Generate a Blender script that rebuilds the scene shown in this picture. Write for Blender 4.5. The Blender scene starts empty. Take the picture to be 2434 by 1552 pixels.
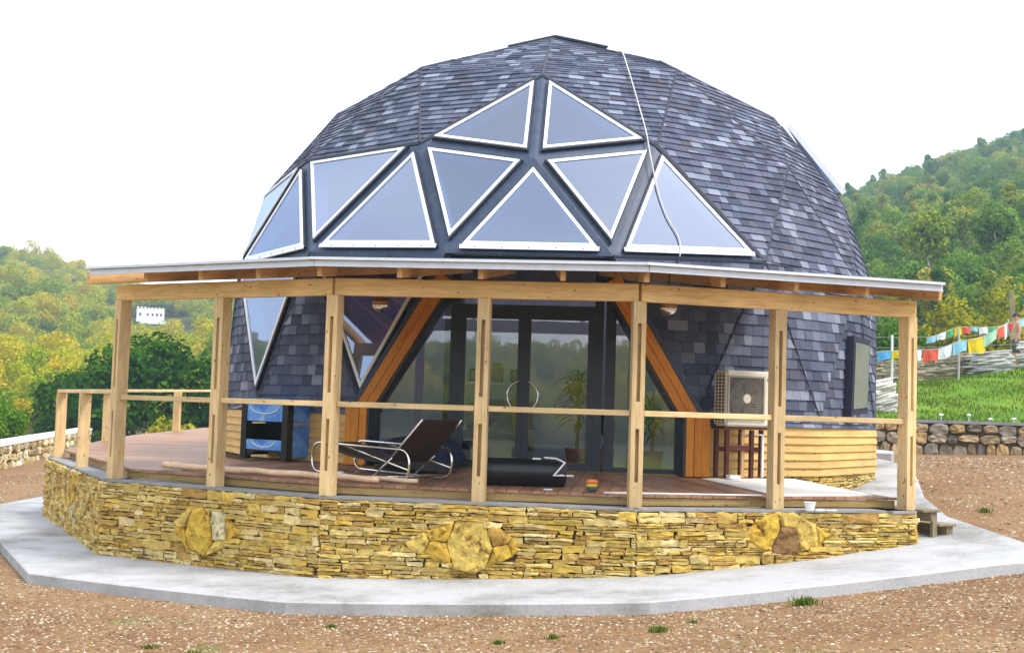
import bpy, bmesh, math, random
from mathutils import Vector as V3, Matrix, Quaternion, geometry
random.seed(7)
rnd = random.random
def U(a, b): return a + (b - a) * rnd()
RAD = math.radians
scene = bpy.context.scene
COL = scene.collection

# ------------------------------------------------------------------ camera
cam_d = bpy.data.cameras.new('camera')
cam = bpy.data.objects.new('camera', cam_d); COL.objects.link(cam)
cam_d.sensor_width = 36.0
cam_d.lens = 44.81
cam_d.clip_start = 0.1; cam_d.clip_end = 3000
CAM = V3((-0.131, -22.355, 1.038))
_yaw, _pit, _rol = -0.0244, 0.0647, 0.0311
_fw = V3((math.sin(_yaw) * math.cos(_pit), math.cos(_yaw) * math.cos(_pit), math.sin(_pit)))
_rt = V3((math.cos(_yaw), -math.sin(_yaw), 0)); _up = _rt.cross(_fw)
_r2 = math.cos(_rol) * _rt + math.sin(_rol) * _up
_u2 = -math.sin(_rol) * _rt + math.cos(_rol) * _up
cam.matrix_world = Matrix(((_r2.x, _u2.x, -_fw.x, CAM.x), (_r2.y, _u2.y, -_fw.y, CAM.y), (_r2.z, _u2.z, -_fw.z, CAM.z), (0, 0, 0, 1)))
scene.camera = cam

# ------------------------------------------------------------------ sky: bright overcast, thin cloud
world = bpy.data.worlds.new('World'); scene.world = world; world.use_nodes = True
wn = world.node_tree; wn.nodes.clear()
SUN_EL, SUN_AZ = RAD(55), RAD(112)          # azimuth clockwise from +y
wo = wn.nodes.new('ShaderNodeOutputWorld'); wb = wn.nodes.new('ShaderNodeBackground'); wb2 = wn.nodes.new('ShaderNodeBackground')
wadd = wn.nodes.new('ShaderNodeAddShader'); sky = wn.nodes.new('ShaderNodeTexSky')
sky.sky_type = 'NISHITA'; sky.sun_disc = False; sky.sun_elevation = SUN_EL; sky.sun_rotation = SUN_AZ
sky.dust_density = 1.5
wb.inputs['Strength'].default_value = 0.05
wb2.inputs['Strength'].default_value = 0.62
_tc = wn.nodes.new('ShaderNodeTexCoord'); _nz = wn.nodes.new('ShaderNodeTexNoise'); _nz.inputs['Scale'].default_value = 2.6; _nz.inputs['Detail'].default_value = 5; _nz.inputs['Distortion'].default_value = .6
_rp = wn.nodes.new('ShaderNodeValToRGB'); _rp.color_ramp.elements[0].position = .36; _rp.color_ramp.elements[0].color = (.70, .76, .86, 1); _rp.color_ramp.elements[1].position = .62; _rp.color_ramp.elements[1].color = (1.12, 1.10, 1.07, 1)
wn.links.new(_tc.outputs['Generated'], _nz.inputs['Vector']); wn.links.new(_nz.outputs[0], _rp.inputs[0]); wn.links.new(_rp.outputs[0], wb2.inputs['Color'])   # broken cloud layer
wn.links.new(sky.outputs[0], wb.inputs['Color']); wn.links.new(wb.outputs[0], wadd.inputs[0]); wn.links.new(wb2.outputs[0], wadd.inputs[1])
wn.links.new(wadd.outputs[0], wo.inputs['Surface'])
# ------------------------------------------------------------------ sun, softened by the cloud
sd = bpy.data.lights.new('sun', 'SUN'); so = bpy.data.objects.new('sun', sd); COL.objects.link(so)
sd.energy = 1.5; sd.angle = RAD(18); sd.color = (1.0, 0.955, 0.88)
_sdir = V3((math.sin(SUN_AZ) * math.cos(SUN_EL), math.cos(SUN_AZ) * math.cos(SUN_EL), math.sin(SUN_EL)))
so.rotation_euler = _sdir.to_track_quat('Z', 'Y').to_euler()
so.location = (20, -30, 40)
# ------------------------------------------------------------------ exposure
vs = scene.view_settings
vs.view_transform = 'Standard'; vs.look = 'None'; vs.exposure = 1.32; vs.gamma = 1.0; vs.use_curve_mapping = False
scene.render.engine = 'CYCLES'
try:
    scene.cycles.max_bounces = 8; scene.cycles.transparent_max_bounces = 12; scene.cycles.volume_bounces = 0
except Exception: pass

# ================================================================== materials
def newmat(name):
    m = bpy.data.materials.new(name); m.use_nodes = True; t = m.node_tree; t.nodes.clear()
    o = t.nodes.new('ShaderNodeOutputMaterial'); p = t.nodes.new('ShaderNodeBsdfPrincipled')
    t.links.new(p.outputs[0], o.inputs['Surface'])
    return m, t, p, o
def ramp(t, stops, fac=None, interp='LINEAR'):
    r = t.nodes.new('ShaderNodeValToRGB'); r.color_ramp.interpolation = interp
    e = r.color_ramp.elements
    while len(e) < len(stops): e.new(0.5)
    for i, (p, c) in enumerate(stops): e[i].position = p; e[i].color = (*c[:3], 1)
    if fac is not None: t.links.new(fac, r.inputs[0])
    return r
def noise(t, vec, scale, detail=4, rough=0.6, dist=0):
    n = t.nodes.new('ShaderNodeTexNoise'); n.inputs['Scale'].default_value = scale
    n.inputs['Detail'].default_value = detail; n.inputs['Roughness'].default_value = rough; n.inputs['Distortion'].default_value = dist
    if vec is not None: t.links.new(vec, n.inputs['Vector'])
    return n
def mixc(t, a, b, fac, mode='MIX'):
    m = t.nodes.new('ShaderNodeMix'); m.data_type = 'RGBA'; m.blend_type = mode; m.clamp_factor = True
    for s, x in ((m.inputs[6], a), (m.inputs[7], b), (m.inputs[0], fac)):
        if hasattr(x, 'is_output'): t.links.new(x, s)
        elif isinstance(x, (int, float)): s.default_value = x
        else: s.default_value = (*x[:3], 1)
    return m.outputs[2]
def math_(t, op, a, b=None):
    m = t.nodes.new('ShaderNodeMath'); m.operation = op
    for s, x in ((m.inputs[0], a), (m.inputs[1], b)):
        if x is None: continue
        if hasattr(x, 'is_output'): t.links.new(x, s)
        else: s.default_value = x
    return m.outputs[0]
def bump(t, p, h, strength=0.3, dist=0.02):
    b = t.nodes.new('ShaderNodeBump'); b.inputs['Strength'].default_value = strength; b.inputs['Distance'].default_value = dist
    t.links.new(h, b.inputs['Height']); t.links.new(b.outputs[0], p.inputs['Normal'])
def coords(t, kind='Object'):
    return t.nodes.new('ShaderNodeTexCoord').outputs[kind]
def geopos(t): return t.nodes.new('ShaderNodeNewGeometry').outputs['Position']

def pbr(name, base, rough=0.6, var=0.25, scale=6.0, bmp=0.0, bscale=40.0, metal=0.0, spec=0.4, attr=False, dirt=None, world=True):
    m, t, p, o = newmat(name)
    vec = geopos(t) if world else coords(t)
    n = noise(t, vec, scale, 5, 0.65)
    r = ramp(t, [(0.25, (1 - var,) * 3), (0.75, (1 + var,) * 3)], n.outputs[0])
    if attr:
        a = t.nodes.new('ShaderNodeAttribute'); a.attribute_name = 'col'; b0 = a.outputs['Color']
    else: b0 = base
    c = mixc(t, b0, r.outputs[0], 1.0, 'MULTIPLY')
    if dirt:
        n2 = noise(t, vec, dirt[1], 6, 0.7)
        r2 = ramp(t, [(dirt[2], (0, 0, 0)), (dirt[3], (1, 1, 1))], n2.outputs[0])
        c = mixc(t, c, dirt[0], r2.outputs[0])
    t.links.new(c, p.inputs['Base Color'])
    p.inputs['Roughness'].default_value = rough; p.inputs['Metallic'].default_value = metal
    p.inputs['Specular IOR Level'].default_value = spec
    if bmp: bump(t, p, noise(t, vec, bscale, 5, 0.7).outputs[0], bmp, 0.02)
    return m

def wood(name, light, dark, rough=0.6, grain=14.0, knots=True, tone=0.25, spec=0.3):
    m, t, p, o = newmat(name)
    oi = t.nodes.new('ShaderNodeObjectInfo')
    add = t.nodes.new('ShaderNodeVectorMath'); add.operation = 'ADD'
    comb = t.nodes.new('ShaderNodeCombineXYZ')
    rr = math_(t, 'MULTIPLY', oi.outputs['Random'], 37.0)
    for i in range(3): t.links.new(rr, comb.inputs[i])
    t.links.new(coords(t), add.inputs[0]); t.links.new(comb.outputs[0], add.inputs[1])
    mp = t.nodes.new('ShaderNodeMapping'); mp.inputs['Scale'].default_value = (1.0, grain, grain)
    t.links.new(add.outputs[0], mp.inputs['Vector'])
    n = noise(t, mp.outputs[0], 1.6, 6, 0.65, 1.2)
    c = ramp(t, [(0.3, dark), (0.55, light), (0.8, tuple(min(1, x * 1.12) for x in light))], n.outputs[0]).outputs[0]
    mp2 = t.nodes.new('ShaderNodeMapping'); mp2.inputs['Scale'].default_value = (1.0, 1.6, 1.6)
    t.links.new(add.outputs[0], mp2.inputs['Vector'])
    if knots:
        vo = t.nodes.new('ShaderNodeTexVoronoi'); vo.inputs['Scale'].default_value = 6.0
        t.links.new(mp2.outputs[0], vo.inputs['Vector'])
        k = ramp(t, [(0.05, (1, 1, 1)), (0.14, (0, 0, 0))], vo.outputs['Distance'])
        c = mixc(t, c, tuple(x * 0.35 for x in dark), k.outputs[0])
    n3 = noise(t, mp2.outputs[0], 1.3, 3, 0.6)
    tr = ramp(t, [(0.3, (1 - tone,) * 3), (0.7, (1 + tone * 0.5,) * 3)], n3.outputs[0])
    c = mixc(t, c, tr.outputs[0], 1.0, 'MULTIPLY')
    orr = ramp(t, [(0, (1 - tone * 0.8,) * 3), (1, (1 + tone * 0.4,) * 3)], oi.outputs['Random'])
    c = mixc(t, c, orr.outputs[0], 1.0, 'MULTIPLY')
    t.links.new(c, p.inputs['Base Color']); p.inputs['Roughness'].default_value = rough
    p.inputs['Specular IOR Level'].default_value = spec
    bump(t, p, n.outputs[0], 0.15, 0.01)
    return m

def glass(name, tint, refl, base_fac):
    m, t, p, o = newmat(name); t.nodes.remove(p)
    tr = t.nodes.new('ShaderNodeBsdfTransparent'); tr.inputs[0].default_value = (*tint, 1)
    gl = t.nodes.new('ShaderNodeBsdfGlossy'); gl.inputs['Color'].default_value = (*refl, 1); gl.inputs['Roughness'].default_value = 0.015
    fr = t.nodes.new('ShaderNodeFresnel'); fr.inputs[0].default_value = 1.5
    f = math_(t, 'ADD', math_(t, 'MULTIPLY', fr.outputs[0], 1.0), base_fac)
    oi = t.nodes.new('ShaderNodeObjectInfo'); f = math_(t, 'ADD', f, math_(t, 'MULTIPLY', math_(t, 'SUBTRACT', oi.outputs['Random'], .5), base_fac * .55))
    bf = t.nodes.new('ShaderNodeNewGeometry').outputs['Backfacing']; f = math_(t, 'MULTIPLY', f, math_(t, 'SUBTRACT', 1.0, bf))   # reflect once per sheet
    n = noise(t, geopos(t), 1.2, 2)
    b = t.nodes.new('ShaderNodeBump'); b.inputs['Strength'].default_value = 0.02; b.inputs['Distance'].default_value = 0.05
    t.links.new(n.outputs[0], b.inputs['Height']); t.links.new(b.outputs[0], gl.inputs['Normal'])
    mx = t.nodes.new('ShaderNodeMixShader'); t.links.new(f, mx.inputs[0]); t.links.new(tr.outputs[0], mx.inputs[1]); t.links.new(gl.outputs[0], mx.inputs[2])
    t.links.new(mx.outputs[0], o.inputs['Surface'])
    return m

def leafmat(name, stops, rough=0.6, transl=0.35, byobj=True):
    m, t, p, o = newmat(name); t.nodes.remove(p)
    oi = t.nodes.new('ShaderNodeObjectInfo')
    a = t.nodes.new('ShaderNodeAttribute'); a.attribute_name = 'col'
    sep = t.nodes.new('ShaderNodeSeparateColor'); t.links.new(a.outputs['Color'], sep.inputs[0])
    f = math_(t, 'ADD', math_(t, 'MULTIPLY', oi.outputs['Random'], 0.72 if byobj else 0.1), math_(t, 'MULTIPLY', sep.outputs[0], 0.28 if byobj else 0.9))
    c = ramp(t, stops, f).outputs[0]
    br = ramp(t, [(0, (0.6,) * 3), (1, (1.35,) * 3)], sep.outputs[1])
    c = mixc(t, c, br.outputs[0], 1.0, 'MULTIPLY')
    d = t.nodes.new('ShaderNodeBsdfDiffuse'); tl = t.nodes.new('ShaderNodeBsdfTranslucent')
    t.links.new(c, d.inputs[0]); t.links.new(c, tl.inputs[0])
    mx = t.nodes.new('ShaderNodeMixShader'); mx.inputs[0].default_value = transl
    t.links.new(d.outputs[0], mx.inputs[1]); t.links.new(tl.outputs[0], mx.inputs[2]); t.links.new(mx.outputs[0], o.inputs['Surface'])
    return m

M = {}
M['pine'] = wood('pine_pale', (0.80, 0.58, 0.30), (0.62, 0.39, 0.15), 0.55)
M['pine_beam'] = wood('pine_beam', (0.86, 0.58, 0.24), (0.68, 0.38, 0.10), 0.5)
M['orange'] = wood('stained_larch', (0.72, 0.27, 0.028), (0.55, 0.17, 0.014), 0.4, tone=0.15)
M['siding'] = wood('siding_pine', (0.74, 0.48, 0.17), (0.58, 0.33, 0.09), 0.6, tone=0.15)
M['deck'] = wood('deck_brown', (0.40, 0.215, 0.125), (0.27, 0.135, 0.075), 0.5, grain=10, knots=False, tone=0.3)
M['joist'] = wood('edge_joist', (0.40, 0.27, 0.10), (0.26, 0.16, 0.05), 0.6)
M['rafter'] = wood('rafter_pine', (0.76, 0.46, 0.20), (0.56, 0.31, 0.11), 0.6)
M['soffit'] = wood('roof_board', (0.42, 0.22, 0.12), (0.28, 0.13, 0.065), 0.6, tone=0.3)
M['oldwood'] = wood('weathered_step', (0.34, 0.27, 0.16), (0.18, 0.13, 0.07), 0.7)
M['redwood'] = wood('mahogany_stool', (0.11, 0.032, 0.02), (0.06, 0.016, 0.011), 0.4, knots=False)
M['polewood'] = wood('peeled_pole', (0.80, 0.58, 0.38), (0.66, 0.42, 0.24), 0.5, tone=0.12)
M['shingle'] = pbr('bitumen_shingle', None, 0.75, 0.22, 90, 0.4, 220, spec=0.25, attr=True)
M['membrane'] = pbr('rubber_membrane', (0.045, 0.066, 0.115), 0.45, 0.3, 5, 0.15, 30, dirt=((0.09, 0.11, 0.15), 9, 0.5, 0.8))
M['ridge'] = pbr('ridge_strip', (0.034, 0.040, 0.062), 0.6, 0.3, 20)
M['white'] = pbr('white_frame', (0.82, 0.83, 0.85), 0.4, 0.06, 4)
M['trim'] = pbr('eave_metal', (0.66, 0.69, 0.75), 0.35, 0.1, 8)
M['lining'] = pbr('inner_plaster', (0.84, 0.85, 0.86), 0.8, 0.05, 3)
M['anthracite'] = pbr('anthracite_frame', (0.035, 0.042, 0.055), 0.4, 0.15, 6)
M['steel'] = pbr('brushed_steel', (0.72, 0.70, 0.67), 0.18, 0.05, 30, metal=1.0)
M['glass_up'] = glass('window_glass', (0.46, 0.53, 0.70), (0.68, 0.78, 1.0), 0.27)
M['glass_door'] = glass('door_glass', (0.94, 0.97, 0.96), (0.98, 0.98, 0.98), 0.16)
M['stone'] = pbr('ledge_stone', None, 0.85, 0.30, 14, 0.7, 45, attr=True, dirt=((0.22, 0.10, 0.015), 6, 0.56, 0.80))
M['boulder'] = pbr('ochre_boulder', None, 0.85, 0.45, 7, 0.9, 28, attr=True, dirt=((0.17, 0.07, 0.01), 9, 0.52, 0.66))
M['wallcap'] = pbr('wall_top_concrete', (0.27, 0.27, 0.27), 0.9, 0.25, 6)
M['mortar'] = pbr('wall_core', (0.10, 0.07, 0.028), 0.9, 0.3, 10, 0.5, 40)
M['rubble'] = pbr('rubble_stone', None, 0.9, 0.35, 8, 0.8, 25, attr=True)
M['slate'] = pbr('pale_slate', None, 0.85, 0.3, 9, 0.7, 30, attr=True)
M['coping'] = pbr('coping_concrete', (0.72, 0.72, 0.72), 0.8, 0.12, 3, 0.2)
M['dcoping'] = pbr('coping_dark', (0.24, 0.25, 0.28), 0.8, 0.2, 3, 0.2)
M['bluepanel'] = None
M['black'] = pbr('black_paint', (0.012, 0.012, 0.013), 0.35, 0.2, 6)
M['leather'] = pbr('black_vinyl', (0.012, 0.014, 0.017), 0.28, 0.3, 3, 0.25, 9)
M['sling'] = pbr('brown_sling', (0.045, 0.028, 0.020), 0.6, 0.25, 60)
M['chrome'] = pbr('chrome_tube', (0.85, 0.83, 0.78), 0.12, 0.03, 4, metal=1.0)
M['navy'] = pbr('navy_cloth', (0.02, 0.03, 0.06), 0.9, 0.4, 8, 0.6, 14)
M['greycloth'] = pbr('grey_cloth', (0.045, 0.045, 0.045), 0.9, 0.35, 8, 0.6, 14)
M['acwhite'] = pbr('ac_casing', (0.80, 0.73, 0.58), 0.45, 0.06, 3)
M['acgrey'] = pbr('ac_grille', (0.42, 0.39, 0.31), 0.5, 0.1, 10)
M['acdark'] = pbr('ac_inside', (0.10, 0.088, 0.07), 0.6, 0.2, 10)
M['whiteboard'] = pbr('white_sheet', (0.80, 0.77, 0.72), 0.5, 0.06, 3)
M['copper'] = pbr('copper_ball', (0.46, 0.20, 0.09), 0.22, 0.1, 5, metal=0.8)
M['cable'] = pbr('cable_white', (0.62, 0.60, 0.56), 0.5, 0.1, 5)
M['ypaint'] = pbr('yellow_plastic', (0.55, 0.45, 0.03), 0.4, 0.1, 5)
M['opaint'] = pbr('orange_plastic', (0.75, 0.20, 0.05), 0.4, 0.1, 5)
M['dpaint'] = pbr('dark_plastic', (0.05, 0.06, 0.09), 0.4, 0.1, 5)
M['skin'] = pbr('skin', (0.55, 0.30, 0.18), 0.5, 0.1, 6)
M['hair'] = pbr('hair', (0.03, 0.02, 0.015), 0.6, 0.2, 20)
M['shorts'] = pbr('grey_shorts', (0.10, 0.10, 0.11), 0.8, 0.2, 9)
M['bark'] = pbr('bark', (0.13, 0.10, 0.07), 0.9, 0.35, 6, 0.6, 15)
M['birch'] = pbr('birch_bark', (0.70, 0.68, 0.63), 0.8, 0.25, 3)
M['stucco'] = pbr('white_stucco', (0.85, 0.85, 0.85), 0.8, 0.05, 1)
M['windowdark'] = pbr('dark_window', (0.03, 0.035, 0.05), 0.2, 0.1, 3)
M['galv'] = pbr('galvanised', (0.55, 0.56, 0.58), 0.4, 0.1, 8, metal=0.4)
M['greypanel'] = pbr('grey_panel', (0.20, 0.22, 0.18), 0.5, 0.15, 4)
M['gravel'] = pbr('gravel_chip', None, 0.9, 0.25, 30, attr=True)
M['ochre_cloth'] = pbr('ochre_cloth', (0.62, 0.42, 0.10), 0.9, 0.15, 8)
M['sofa'] = pbr('sofa_fabric', (0.30, 0.29, 0.22), 0.9, 0.15, 8)
M['pot'] = pbr('clay_pot', (0.35, 0.14, 0.07), 0.8, 0.15, 8)
M['intfloor'] = pbr('interior_floor', (0.22, 0.17, 0.12), 0.35, 0.2, 5)

YG = [(0.0, (0.12, 0.22, 0.012)), (0.22, (0.23, 0.33, 0.014)), (0.42, (0.36, 0.41, 0.016)), (0.62, (0.48, 0.47, 0.018)), (0.88, (0.56, 0.45, 0.02)), (1.0, (0.50, 0.32, 0.02))]
GR = [(0.0, (0.06, 0.15, 0.035)), (0.28, (0.12, 0.25, 0.04)), (0.52, (0.20, 0.33, 0.045)), (0.74, (0.31, 0.38, 0.05)), (0.92, (0.44, 0.38, 0.06)), (1.0, (0.46, 0.28, 0.07))]
DK = [(0.0, (0.02, 0.075, 0.006)), (0.5, (0.045, 0.14, 0.010)), (1.0, (0.11, 0.22, 0.016))]
YL = [(0.0, (0.16, 0.20, 0.015)), (0.5, (0.38, 0.36, 0.025)), (1.0, (0.55, 0.46, 0.03))]
VG = [(0.0, (0.05, 0.13, 0.01)), (0.5, (0.10, 0.22, 0.015)), (1.0, (0.17, 0.30, 0.03))]
M['leaf_yellow'] = leafmat('autumn_foliage', YG)
M['leaf_green'] = leafmat('green_foliage', GR)
M['leaf_dark'] = leafmat('dark_foliage', DK, byobj=False)
M['leaf_gold'] = leafmat('gold_foliage', YL, byobj=False)
M['leaf_vivid'] = leafmat('vivid_foliage', VG, byobj=False)
M['grass'] = leafmat('grass_blades', [(0.0, (0.06, 0.125, 0.014)), (0.5, (0.12, 0.20, 0.022)), (0.8, (0.22, 0.26, 0.04)), (1.0, (0.40, 0.34, 0.11))], byobj=False)

# printed sky-blue panel with pale cloud flecks and a curved rink line
def bluepanel():
    m, t, p, o = newmat('blue_cloud_print'); c = coords(t)
    n = noise(t, c, 3.2, 5, 0.7); n2 = noise(t, c, 9.0, 5, 0.75)
    base = ramp(t, [(0.3, (0.03, 0.10, 0.48)), (0.5, (0.09, 0.28, 0.78)), (0.72, (0.26, 0.58, 0.92))], n.outputs[0]).outputs[0]
    r = ramp(t, [(0.60, (0, 0, 0)), (0.68, (1, 1, 1))], n2.outputs[0])
    t.links.new(mixc(t, base, (0.62, 0.60, 0.48), r.outputs[0]), p.inputs['Base Color'])
    p.inputs['Roughness'].default_value = 0.3
    return m
M['bluepanel'] = bluepanel()

def concrete():
    m, t, p, o = newmat('slab_concrete'); g = geopos(t)
    n = noise(t, g, 0.9, 6, 0.7); n2 = noise(t, g, 30, 4, 0.6)
    c = ramp(t, [(0.34, (0.25, 0.24, 0.215)), (0.46, (0.38, 0.38, 0.375)), (0.58, (0.47, 0.47, 0.48))], n.outputs[0]).outputs[0]
    c = mixc(t, c, ramp(t, [(0.3, (0.85,) * 3), (0.7, (1.08,) * 3)], n2.outputs[0]).outputs[0], 1.0, 'MULTIPLY')
    t.links.new(c, p.inputs['Base Color']); p.inputs['Roughness'].default_value = 0.85
    bump(t, p, n2.outputs[0], 0.15, 0.01)
    return m
M['concrete'] = concrete()

def earth():
    m, t, p, o = newmat('yard_and_hill_ground'); g = geopos(t)
    a = t.nodes.new('ShaderNodeAttribute'); a.attribute_name = 'col'
    sep = t.nodes.new('ShaderNodeSeparateColor'); t.links.new(a.outputs['Color'], sep.inputs[0])
    n = noise(t, g, 0.55, 6, 0.7); n2 = noise(t, g, 16, 5, 0.75)
    vo = t.nodes.new('ShaderNodeTexVoronoi'); vo.inputs['Scale'].default_value = 26; t.links.new(g, vo.inputs['Vector'])
    dirt = ramp(t, [(0.3, (0.18, 0.092, 0.042)), (0.5, (0.245, 0.138, 0.066)), (0.72, (0.30, 0.195, 0.10))], n.outputs[0]).outputs[0]
    dirt = mixc(t, dirt, ramp(t, [(0.3, (0.6,) * 3), (0.7, (1.3,) * 3)], n2.outputs[0]).outputs[0], 1.0, 'MULTIPLY')
    chipc = t.nodes.new('ShaderNodeSeparateColor'); t.links.new(vo.outputs['Color'], chipc.inputs[0])
    chip = ramp(t, [(0.62, (0, 0, 0)), (0.66, (1, 1, 1))], chipc.outputs[0]).outputs[0]
    edge = ramp(t, [(0.35, (1, 1, 1)), (0.55, (0, 0, 0))], vo.outputs['Distance']).outputs[0]
    cm = mixc(t, chip, edge, 1.0, 'MULTIPLY')
    cc = ramp(t, [(0.0, (0.20, 0.13, 0.06)), (0.6, (0.32, 0.23, 0.13)), (1.0, (0.50, 0.42, 0.30))], chipc.outputs[1]).outputs[0]
    dirt = mixc(t, dirt, cc, cm)
    gp = noise(t, g, 0.33, 5, 0.75)
    dirt = mixc(t, dirt, (0.11, 0.15, 0.03), ramp(t, [(0.62, (0, 0, 0)), (0.70, (1, 1, 1))], gp.outputs[0]).outputs[0])
    forest = ramp(t, [(0.3, (0.05, 0.06, 0.015)), (0.7, (0.12, 0.12, 0.03))], n.outputs[0]).outputs[0]
    grass = ramp(t, [(0.3, (0.07, 0.15, 0.012)), (0.55, (0.12, 0.23, 0.016)), (0.75, (0.22, 0.26, 0.04))], n.outputs[0]).outputs[0]
    c = mixc(t, dirt, forest, sep.outputs[0]); c = mixc(t, c, grass, sep.outputs[1])
    t.links.new(c, p.inputs['Base Color']); p.inputs['Roughness'].default_value = 0.95; p.inputs['Specular IOR Level'].default_value = 0.15
    bump(t, p, mixc(t, n2.outputs[0], cm, 0.4), 0.5, 0.02)
    return m
M['earth'] = earth()

# ================================================================== mesh helpers
WL = {}                                        # world location of every object we place
class MB:
    def __init__(s): s.v = []; s.f = []; s.c = []
    def add(s, vs_, fs, col=(1, 1, 1)):
        k = len(s.v); s.v += [tuple(x) for x in vs_]
        for f in fs: s.f.append([i + k for i in f]); s.c.append(col)
    def box(s, c, x, y, z, col=(1, 1, 1)):     # centre and three half-axis vectors
        c, x, y, z = V3(c), V3(x), V3(y), V3(z)
        vs_ = [c + sx * x + sy * y + sz * z for sz in (-1, 1) for sy in (-1, 1) for sx in (-1, 1)]
        fs = [(0, 2, 3, 1), (4, 5, 7, 6), (0, 1, 5, 4), (2, 6, 7, 3), (0, 4, 6, 2), (1, 3, 7, 5)]
        if x.cross(y).dot(z) < 0: fs = [f[::-1] for f in fs]
        s.add(vs_, fs, col)
    def bar(s, a, b, w, h, up=(0, 0, 1), col=(1, 1, 1)):
        a, b = V3(a), V3(b); d = b - a; L = d.length; d.normalize(); up = V3(up)
        y = up.cross(d).normalized(); z = d.cross(y)
        s.box((a + b) / 2, d * L / 2, y * w / 2, z * h / 2, col)
    def tube(s, pts, r, n=8, closed=False, col=(1, 1, 1)):
        pts = [V3(p) for p in pts]; m = len(pts); rings = []
        rr = r if isinstance(r, (list, tuple)) else [r] * m
        prev = None
        for i, p in enumerate(pts):
            a = pts[(i - 1) % m] if (closed or i > 0) else p
            b = pts[(i + 1) % m] if (closed or i < m - 1) else p
            d = (b - a).normalized()
            if prev is None:
                x = d.orthogonal().normalized()
            else:
                x = (prev - d * prev.dot(d)); x = x.normalized() if x.length > 1e-6 else d.orthogonal().normalized()
            prev = x; y = d.cross(x)
            rings.append([p + rr[i] * (math.cos(2 * math.pi * k / n) * x + math.sin(2 * math.pi * k / n) * y) for k in range(n)])
        vs_ = [q for g in rings for q in g]; fs = []
        for i in range(m if closed else m - 1):
            j = (i + 1) % m
            for k in range(n): fs.append((i * n + k, i * n + (k + 1) % n, j * n + (k + 1) % n, j * n + k))
        if not closed: fs.append(tuple(range(n))[::-1]); fs.append(tuple((m - 1) * n + k for k in range(n)))
        s.add(vs_, fs, col)
    def lathe(s, prof, n=16, c=(0, 0, 0), ax=(0, 0, 1), col=(1, 1, 1)):
        ax = V3(ax).normalized(); x = ax.orthogonal().normalized(); y = ax.cross(x); c = V3(c)
        vs_ = []; fs = []
        for (r, h) in prof:
            for k in range(n): vs_.append(c + ax * h + r * (math.cos(2 * math.pi * k / n) * x + math.sin(2 * math.pi * k / n) * y))
        for i in range(len(prof) - 1):
            for k in range(n): fs.append((i * n + k, i * n + (k + 1) % n, (i + 1) * n + (k + 1) % n, (i + 1) * n + k))
        fs.append(tuple(range(n))[::-1]); fs.append(tuple((len(prof) - 1) * n + k for k in range(n)))
        s.add(vs_, fs, col)
    def prism(s, poly, n, t, col=(1, 1, 1)):    # planar polygon pushed by t along n
        n = V3(n); a = [V3(p) for p in poly]; b = [p + n * t for p in a]; m = len(a)
        s.add(a + b, [tuple(range(m))[::-1], tuple(range(m, 2 * m))] + [(i, (i + 1) % m, m + (i + 1) % m, m + i) for i in range(m)], col)
    def mesh(s, name, mat, origin):
        me = bpy.data.meshes.new(name)
        o = V3(origin)
        me.from_pydata([tuple(V3(p) - o) for p in s.v], [], s.f)
        if any(c != (1, 1, 1) for c in s.c):
            at = me.attributes.new('col', 'FLOAT_COLOR', 'FACE')
            at.data.foreach_set('color', [x for c in s.c for x in (c[0], c[1], c[2], 1.0)])
        if mat: me.materials.append(M[mat])
        return me
    def center(s):
        lo = [min(p[i] for p in s.v) for i in range(3)]; hi = [max(p[i] for p in s.v) for i in range(3)]
        return V3([(lo[i] + hi[i]) / 2 for i in range(3)])
    def build(s, name, mat, parent=None, smooth=False, label=None, cat=None, group=None, kind=None):
        o0 = s.center()
        if parent is None: o0.z = min(p[2] for p in s.v)
        me = s.mesh(name, mat, o0)
        if smooth: me.polygons.foreach_set('use_smooth', [True] * len(me.polygons))
        me.update()
        return place(name, me, parent, o0, None, label, cat, group, kind)
def place(name, me, parent, loc, rot=None, label=None, cat=None, group=None, kind=None):
    o = bpy.data.objects.new(name, me); COL.objects.link(o); loc = V3(loc); WL[o.name] = loc
    if parent is not None: o.parent = parent; o.location = loc - WL[parent.name]
    else: o.location = loc
    if rot is not None: o.rotation_mode = 'QUATERNION'; o.rotation_quaternion = rot
    tag(o, label, cat, group, kind)
    return o
def tag(o, label=None, cat=None, group=None, kind=None):
    if label: o['label'] = label
    if cat: o['category'] = cat
    if group: o['group'] = group
    if kind: o['kind'] = kind
def thing(name, loc, label, cat, group=None):
    return place(name, None, None, loc, None, label, cat, group)
BOARDS = {}
def board(name, a, b, w, h, mat, parent, up=(0, 0, 1), **kw):   # one plank with its own grain axis
    a, b = V3(a), V3(b); d = b - a; L = d.length; d.normalize(); y = V3(up).cross(d).normalized(); z = d.cross(y)
    key = (round(L, 3), round(w, 3), round(h, 3), mat)
    if key not in BOARDS:
        m = MB(); m.box((0, 0, 0), (L / 2, 0, 0), (0, w / 2, 0), (0, 0, h / 2))
        me = m.mesh(name, mat, (0, 0, 0))
        bm = bmesh.new(); bm.from_mesh(me)
        bmesh.ops.bevel(bm, geom=bm.edges[:], offset=min(0.006, w * 0.15, h * 0.15), segments=1, affect='EDGES')
        bm.to_mesh(me); bm.free(); BOARDS[key] = me
    rot = Matrix((d, y, z)).transposed().to_quaternion()
    return place(name, BOARDS[key], parent, (a + b) / 2, rot, **kw)
def polar(r, az, z=0.0): return V3((r * math.sin(az), -r * math.cos(az), z))
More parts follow.
